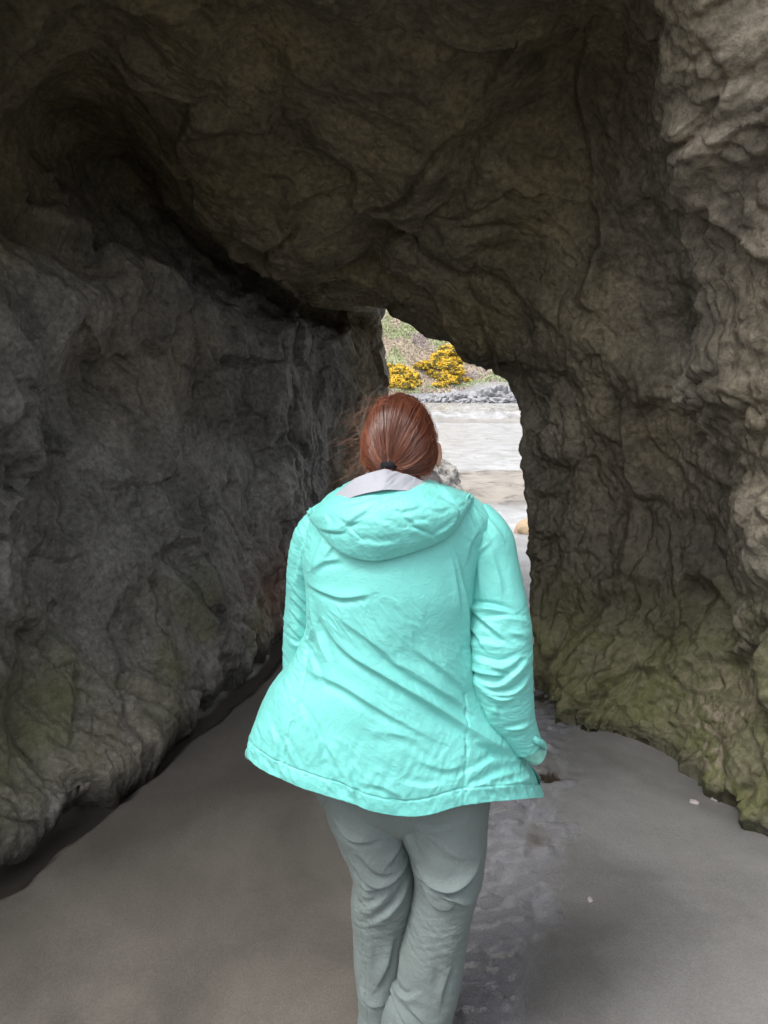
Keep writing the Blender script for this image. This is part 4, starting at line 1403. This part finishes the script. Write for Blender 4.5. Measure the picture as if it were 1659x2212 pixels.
# head with brow, sockets, nose, lips, chin and ears
bm = bmesh.new()
bmesh.ops.create_icosphere(bm, subdivisions=6, radius=1.0)
D = np.array([v.co[:] for v in bm.verts])
hF = [tuple(v.index for v in f.verts) for f in bm.faces]
bm.free()
S = D * HR
front = sstep(0.1, 0.7, D[:, 1])
jaw = 1 - sstep(-0.75, 0.1, D[:, 2])
S[:, 0] *= 1 - 0.26 * jaw * front - 0.10 * jaw
S[:, 1] += np.where(D[:, 1] < 0, -0.006 * (1 - sstep(-.6, .2, D[:, 2])) * 0, 0)
S[:, 1] *= np.where((D[:, 1] < 0), 1 - 0.28 * jaw, 1.0)


def blob(c, r, amt, ax=1):
    g_ = np.exp(-np.sum(((S - np.array(c)) / np.array(r)) ** 2, 1))
    S[:, ax] += amt * g_


blob((0, .092, -.022), (.010, .03, .020), .019)
blob((0, .100, -.034), (.013, .03, .010), .010)
for e_ in (-1, 1):
    blob((e_ * .030, .085, .004), (.014, .03, .010), -.011)
    blob((e_ * .030, .088, .022), (.022, .03, .008), .005)
    blob((e_ * .040, .075, -.030), (.018, .03, .018), .004)
blob((0, .086, -.060), (.022, .03, .006), .006)
blob((0, .084, -.070), (.018, .03, .005), .005)
blob((0, .080, -.095), (.020, .03, .014), .008)
join(S + HEADC, hF)
for e_ in (-1, 1):
    bm = bmesh.new()
    bmesh.ops.create_icosphere(bm, subdivisions=4, radius=1.0)
    E = np.array([v.co[:] for v in bm.verts])
    eF = [tuple(v.index for v in f.verts) for f in bm.faces]
    bm.free()
    E2 = E * [0.007, 0.017, 0.030]
    dish = np.exp(-((E2[:, 1] / .010) ** 2 + (E2[:, 2] / .019) ** 2))
    E2[:, 0] -= 0.006 * dish * (E[:, 0] > 0)
    E2[:, 1] *= 1 - 0.25 * (E2[:, 2] < -.012)
    an = math.radians(-28)
    x2 = E2[:, 0] * math.cos(an) - E2[:, 1] * math.sin(an)
    y2 = E2[:, 0] * math.sin(an) + E2[:, 1] * math.cos(an)
    E3 = np.stack([e_ * (x2 + (0.0835 if e_ > 0 else 0.076)), y2 - 0.004, E2[:, 2] - 0.012], 1)
    join(E3 + HEADC, [f if e_ > 0 else f[::-1] for f in eF])


def hand(wr, fwd, palm_n, side):
    fwd = fwd / np.linalg.norm(fwd)
    pn = palm_n - fwd * (palm_n @ fwd)
    pn /= np.linalg.norm(pn)
    lat = np.cross(fwd, pn) * side
    pv, pf = skin_chain([wr, wr + fwd * .04, wr + fwd * .085], [(0, 1), (1, 2)], [(.024, .02), (.036, .017), (.036, .015)])
    join(pv, pf)
    for k, L_ in enumerate((.072, .080, .074, .058)):
        o_ = wr + fwd * .085 + lat * (.026 - .0175 * k)
        pts = [o_ - fwd * .02, o_]
        d_ = fwd.copy()
        for s_ in (.45, .32, .23):
            d_ = d_ + pn * 0.38
            d_ /= np.linalg.norm(d_)
            pts.append(pts[-1] + d_ * L_ * s_)
        join(*skin_chain(pts, [(i, i + 1) for i in range(4)], [.009, .0092, .0086, .0080, .0068]))
    o_ = wr + fwd * .03 + lat * .028
    d_ = fwd * .75 + lat * .65 + pn * .25
    d_ /= np.linalg.norm(d_)
    d2 = fwd * .95 + lat * .2 + pn * .35
    d2 /= np.linalg.norm(d2)
    join(*skin_chain([o_ - d_ * .012, o_ + d_ * .03, o_ + d_ * .03 + d2 * .028, o_ + d_ * .03 + d2 * .05], [(0, 1), (1, 2), (2, 3)], [.011, .011, .0095, .0078]))


hand(wr_r + np.array([0.002, 0.004, -0.006]), np.array([-0.18, 0.85, -0.45]), np.array([-1.0, 0, 0.1]), 1)
hand(wr_l, np.array([0.5, 0.75, -0.45]), np.array([1.0, -0.4, 0.1]), -1)
me = bpy.data.meshes.new('body')
me.from_pydata([tuple(p) for p in (np.concatenate(allV) - OFF)], [], allF)
body = bpy.data.objects.new('body_tmp', me)
COL.objects.link(body)
rm = body.modifiers.new('r', 'REMESH')
rm.mode = 'VOXEL'
rm.voxel_size = 0.0042
sm_ = body.modifiers.new('s', 'SMOOTH')
sm_.iterations = 3
dg = bpy.context.evaluated_depsgraph_get()
bme = bpy.data.meshes.new_from_object(body.evaluated_get(dg))
bpy.data.objects.remove(body)
mskin = Mat('skin', 0.5, 0.4)
mskin.set(Base_Color=mskin.mix(mskin.noise(40, 3), (0.56, 0.29, 0.215), (0.66, 0.37, 0.28)))
mskin.b.inputs['Subsurface Weight'].default_value = 0.15
mskin.b.inputs['Subsurface Radius'].default_value = (0.010, 0.004, 0.002)
bme.materials.clear()
bme.materials.append(mskin.m)
for p_ in bme.polygons:
    p_.use_smooth = True
    p_.material_index = 0
bme.name = 'body'
body = bpy.data.objects.new('body', bme)
COL.objects.link(body)
body.parent = person
mey = Mat('eye', 0.15, 0.6, (0.75, 0.73, 0.70))
for e_ in (-1, 1):
    bm = bmesh.new()
    bmesh.ops.create_uvsphere(bm, u_segments=20, v_segments=14, radius=0.0115)
    me = bpy.data.meshes.new('eye')
    bm.to_mesh(me)
    bm.free()
    me.materials.append(mey.m)
    for p_ in me.polygons:
        p_.use_smooth = True
    o = bpy.data.objects.new('eye', me)
    COL.objects.link(o)
    o.parent = body
    o.location = HEADC - OFF + np.array([e_ * .030, .0775, .003])

# ---------------------------------------------------------------- hair
TIE = np.array(U(839, 1009, 1.437))
tdir = (TIE - HEADC) / HR
tdir /= np.linalg.norm(tdir)
mhair = Mat('auburn_hair', 0.30, 0.8)
at = mhair.attr('tone')
mhair.set(Base_Color=mhair.ramp(at, [(0.0, (0.040, 0.011, 0.007)), (0.45, (0.125, 0.034, 0.018)), (0.8, (0.260, 0.085, 0.044)), (1.0, (0.40, 0.18, 0.095))]))


def ribbons(paths, width, tone, name, parent, tri=True):
    """each path (n,3) becomes a thin three-sided strand"""
    paths = np.asarray(paths)
    m_, n_ = paths.shape[:2]
    d = np.gradient(paths, axis=1)
    d /= np.linalg.norm(d, axis=2, keepdims=True) + 1e-12
    ref = paths - HEADC
    ref /= np.linalg.norm(ref, axis=2, keepdims=True)
    s1 = np.cross(d, ref)
    s1 /= np.linalg.norm(s1, axis=2, keepdims=True) + 1e-12
    s2 = np.cross(s1, d)
    t = np.linspace(0, 1, n_)
    wd = np.asarray(width)[:, None, None] * np.clip(np.minimum(1, 8 * (1 - t) + 0.15), 0, 1)[None, :, None]
    a3 = [(0, 1.0), (-0.87, -0.5), (0.87, -0.5)]
    V_ = np.stack([paths + s1 * wd * x_ + s2 * wd * y_ for x_, y_ in a3], 2).reshape(-1, 3)
    F_ = []
    bs = (np.arange(m_) * n_ * 3)[:, None]
    st_ = (np.arange(n_ - 1) * 3)[None, :]
    for e_ in range(3):
        f_ = (e_ + 1) % 3
        q_ = np.stack([bs + st_ + e_, bs + st_ + f_, bs + st_ + 3 + f_, bs + st_ + 3 + e_], -1).reshape(-1, 4)
        F_.append(q_)
    return pmesh(name, V_, np.concatenate(F_), mhair.m, parent, dict(tone=np.repeat(np.asarray(tone), n_ * 3)))


# cap of hair under the strands
bm = bmesh.new()
bmesh.ops.create_icosphere(bm, subdivisions=6, radius=1.0)
D = np.array([v.co[:] for v in bm.verts])
cF = np.array([[v.index for v in f.verts] for f in bm.faces])
bm.free()
keep = (D[:, 1] < 0.42 + 0.5 * sstep(0.35, 0.9, D[:, 2]) * 0.6) & (D[:, 2] > -0.62 - 0.15 * (D[:, 1] < -0.4)) & ~((np.abs(D[:, 0]) > 0.8) & (D[:, 2] < -0.02) & (D[:, 1] > -0.25))
cF = cF[np.all(keep[cF], 1)]
cap = HEADC + D * (HR + np.array([0.003, 0.004, 0.003]))
hair = pmesh('hair', cap, cF, mhair.m, person, dict(tone=np.full(len(D), 0.25)))
r = np.random.default_rng(77)
NS, NP_ = 7000, 26
s0 = r.normal(size=(NS * 4, 3))
s0 /= np.linalg.norm(s0, axis=1, keepdims=True)
ok = (s0[:, 2] > -0.55) & (s0[:, 1] < 0.55 + 0.3 * s0[:, 2]) & ~((np.abs(s0[:, 0]) > 0.78) & (s0[:, 2] < 0.05) & (s0[:, 1] > -0.2)) & ((s0 @ tdir) < 0.93)
s0 = s0[ok][:NS]
NS = len(s0)
t = np.linspace(0, 1, NP_)
cosang = np.clip(s0 @ tdir, -1, 1)
ang = np.arccos(cosang)
lockn = fbm(s0 * 4.4, 3, 300, 0.6)
paths = (np.sin((1 - t)[None] * ang[:, None])[..., None] * s0[:, None] + np.sin(t[None] * ang[:, None])[..., None] * tdir) / np.maximum(np.sin(ang), 1e-3)[:, None, None]
# hair first falls, then is drawn back to the tie
sag = np.sin(np.pi * t)[None, :, None] * np.array([0, 0, -0.10]) * (np.abs(s0[:, 0]) > 0.35)[:, None, None]
paths = paths + sag
paths /= np.linalg.norm(paths, axis=2, keepdims=True)
lift = 1 + (0.032 + 0.055 * lockn[:, None] + 0.030 * np.abs(r.normal(size=(NS, 1)))) * np.sin(np.pi * np.clip(t * 0.9 + 0.1, 0, 1))[None] ** 0.6 + 0.012
pts = HEADC + paths * HR * lift[..., None]
pts += 0.0024 * np.stack([gnoise(pts.reshape(-1, 3) * 26, 310 + k) for k in range(3)], 1).reshape(pts.shape)
end = TIE + r.normal(0, 0.0055, (NS, 3))
wt = sstep(0.72, 1.0, t)[None, :, None]
pts = pts * (1 - wt) + end[:, None] * wt
tone = np.clip(0.38 + 0.42 * lockn + 0.14 * r.normal(size=NS), 0, 0.95)
ribbons(pts, r.uniform(0.00035, 0.00065, NS), tone, 'strands', hair)
# flyaways, mostly on the left
NF = 300
f0 = r.normal(size=(NF * 6, 3))
f0 /= np.linalg.norm(f0, axis=1, keepdims=True)
f0 = f0[(f0[:, 2] > -0.75) & (f0[:, 1] < 0.3) & ((f0[:, 0] < -0.25) | ((f0[:, 2] > 0.5) & (r.random(len(f0)) < 0.35)) | (r.random(len(f0)) < 0.05))][:NF]
NF = len(f0)
t2 = np.linspace(0, 1, 16)
tang = np.cross(f0, r.normal(size=(NF, 3)))
tang += np.array([-0.5, 0, -0.5])
tang /= np.linalg.norm(tang, axis=1, keepdims=True)
Ls = r.uniform(0.02, 0.085, NF)
outp = r.uniform(0.10, 0.55, NF) * (0.55 + 0.45 * (f0[:, 0] < 0))
fp = HEADC + (f0 * HR * 1.06)[:, None] + (tang * Ls[:, None])[:, None] * t2[None, :, None] + (f0 * (Ls * outp)[:, None])[:, None] * (np.sin(t2 * r.uniform(1.2, 2.6, (NF, 1))))[..., None]
fp += 0.003 * np.stack([gnoise(fp.reshape(-1, 3) * 34 + 5, 320 + k) for k in range(3)], 1).reshape(fp.shape) * t2[None, :, None]
ribbons(fp, r.uniform(0.00008, 0.00016, NF), np.clip(r.normal(0.85, 0.15, NF), 0, 1), 'flyaway_strands', hair)
# loose hairs lying over the crown and sides
NB = 520
b0 = r.normal(size=(NB * 3, 3))
b0 /= np.linalg.norm(b0, axis=1, keepdims=True)
b0 = b0[(b0[:, 2] > -0.5) & (b0[:, 1] < 0.3)][:NB]
NB = len(b0)
bt = tdir - b0 * (b0 @ tdir)[:, None] + 0.55 * r.normal(size=(NB, 3)) + np.array([-0.25, 0, 0])
bt -= b0 * np.sum(bt * b0, 1)[:, None]
bt /= np.linalg.norm(bt, axis=1, keepdims=True)
bL = r.uniform(0.35, 1.0, NB)
an_ = bL[:, None] * t2[None]
bd = b0[:, None] * np.cos(an_)[..., None] + bt[:, None] * np.sin(an_)[..., None]
bp = HEADC + bd * HR * (1.085 + 0.03 * np.sin(t2 * 3.0)[None, :, None] * r.uniform(0, 1.6, (NB, 1, 1)))
bp += 0.003 * np.stack([gnoise(bp.reshape(-1, 3) * 24 + 9, 330 + k) for k in range(3)], 1).reshape(bp.shape)
ribbons(bp, r.uniform(0.00012, 0.00028, NB), np.clip(r.normal(0.78, 0.2, NB), 0, 1), 'loose_strands', hair)
# the ponytail drops from the tie down inside the hood
NT = 700
q0 = TIE + r.normal(0, 0.0060, (NT, 3))
t3 = np.linspace(0, 1, 18)
dr_ = np.stack([r.normal(0, 0.012, NT), 0.004 + r.normal(0, 0.006, NT), np.full(NT, -0.13)], 1)
tp_ = q0[:, None] + dr_[:, None] * t3[None, :, None] + np.array([0, -0.016, 0.0]) * np.sin(t3 * 2.6)[None, :, None] * 0.6
ribbons(tp_, r.uniform(0.0004, 0.0007, NT), np.clip(r.normal(0.45, 0.15, NT), 0, 1), 'ponytail', hair)
# loose wisps over the fleece on the right
NW = 26
wst = np.array([U(r.uniform(868, 925), r.uniform(1012, 1022), 1.462) for k in range(NW)])
wen = np.array([U(r.uniform(885, 958), r.uniform(1034, 1056), 1.425) for k in range(NW)])
wp = wst[:, None] * (1 - t3)[None, :, None] + wen[:, None] * t3[None, :, None] + np.array([0.006, -0.006, 0.004]) * np.sin(t3 * 3.0)[None, :, None] * r.uniform(-1, 2, (NW, 1, 1))
ribbons(wp, r.uniform(0.00018, 0.0003, NW), np.clip(r.normal(0.5, 0.15, NW), 0, 1), 'wisps', hair)
# hair tie
a = np.linspace(0, 2 * np.pi, 60, endpoint=False)
b = np.linspace(0, 2 * np.pi, 24, endpoint=False)
A, B = np.meshgrid(a, b, indexing='ij')
ax_ = np.array([0.05, -0.45, -0.9])
ax_ /= np.linalg.norm(ax_)
e1 = np.cross(ax_, [0, 1, 0])
e1 /= np.linalg.norm(e1)
e2 = np.cross(ax_, e1)
Rt, rt = 0.0115, 0.0068
ruff = 1 + 0.10 * gnoise(np.stack([A.ravel() * 3, B.ravel(), 0 * A.ravel()], 1), 8).reshape(A.shape)
tie = TIE + ((Rt + rt * ruff * np.cos(B))[..., None] * (np.cos(A)[..., None] * e1 + np.sin(A)[..., None] * e2) + (rt * ruff * np.sin(B) * 1.25)[..., None] * ax_)
mtie = Mat('black_elastic', 0.85, 0.2, (0.012, 0.012, 0.016))
pmesh('hair_tie', tie.reshape(-1, 3), grid_faces(61, 24, True) % (60 * 24), mtie.m, hair)

# ---------------------------------------------------------------- shoes
mshoe = Mat('brown_leather', 0.6, 0.4, (0.10, 0.07, 0.05))
msole = Mat('rubber_sole', 0.8, 0.3, (0.03, 0.03, 0.03))
for cxp, yh in ((816, 1.50), (893, 1.445)):
    cx = U(cxp, 2240, yh)[0]
    n1, n2 = 60, 40
    tt_ = np.linspace(0, 1, n1)
    hwf = smooth_interp([0, .08, .3, .6, .8, .95, 1], [.012, .030, .034, .042, .044, .028, .006])
    htf = smooth_interp([0, .08, .25, .4, .6, .8, .95, 1], [.050, .085, .100, .085, .058, .046, .032, .015])
    th = np.linspace(0, 2 * np.pi, n2, endpoint=False)
    Lg = 0.255
    Vs, Vt = [], []
    for q_ in tt_:
        yy_ = yh - 0.055 + q_ * Lg
        for a_ in th:
            Vs.append((cx + hwf(q_) * math.copysign(abs(math.cos(a_)) ** .8, math.cos(a_)), yy_, 0.022 + htf(q_) * (0.5 + 0.5 * math.sin(a_))))
            Vt.append((cx + (hwf(q_) + .004) * math.copysign(abs(math.cos(a_)) ** .35, math.cos(a_)), yy_, 0.012 + 0.012 * math.copysign(abs(math.sin(a_)) ** .35, math.sin(a_))))
    shoe = pmesh('shoe', Vs, grid_faces(n1, n2, True), mshoe.m)
    pmesh('sole', Vt, grid_faces(n1, n2, True), msole.m, shoe)
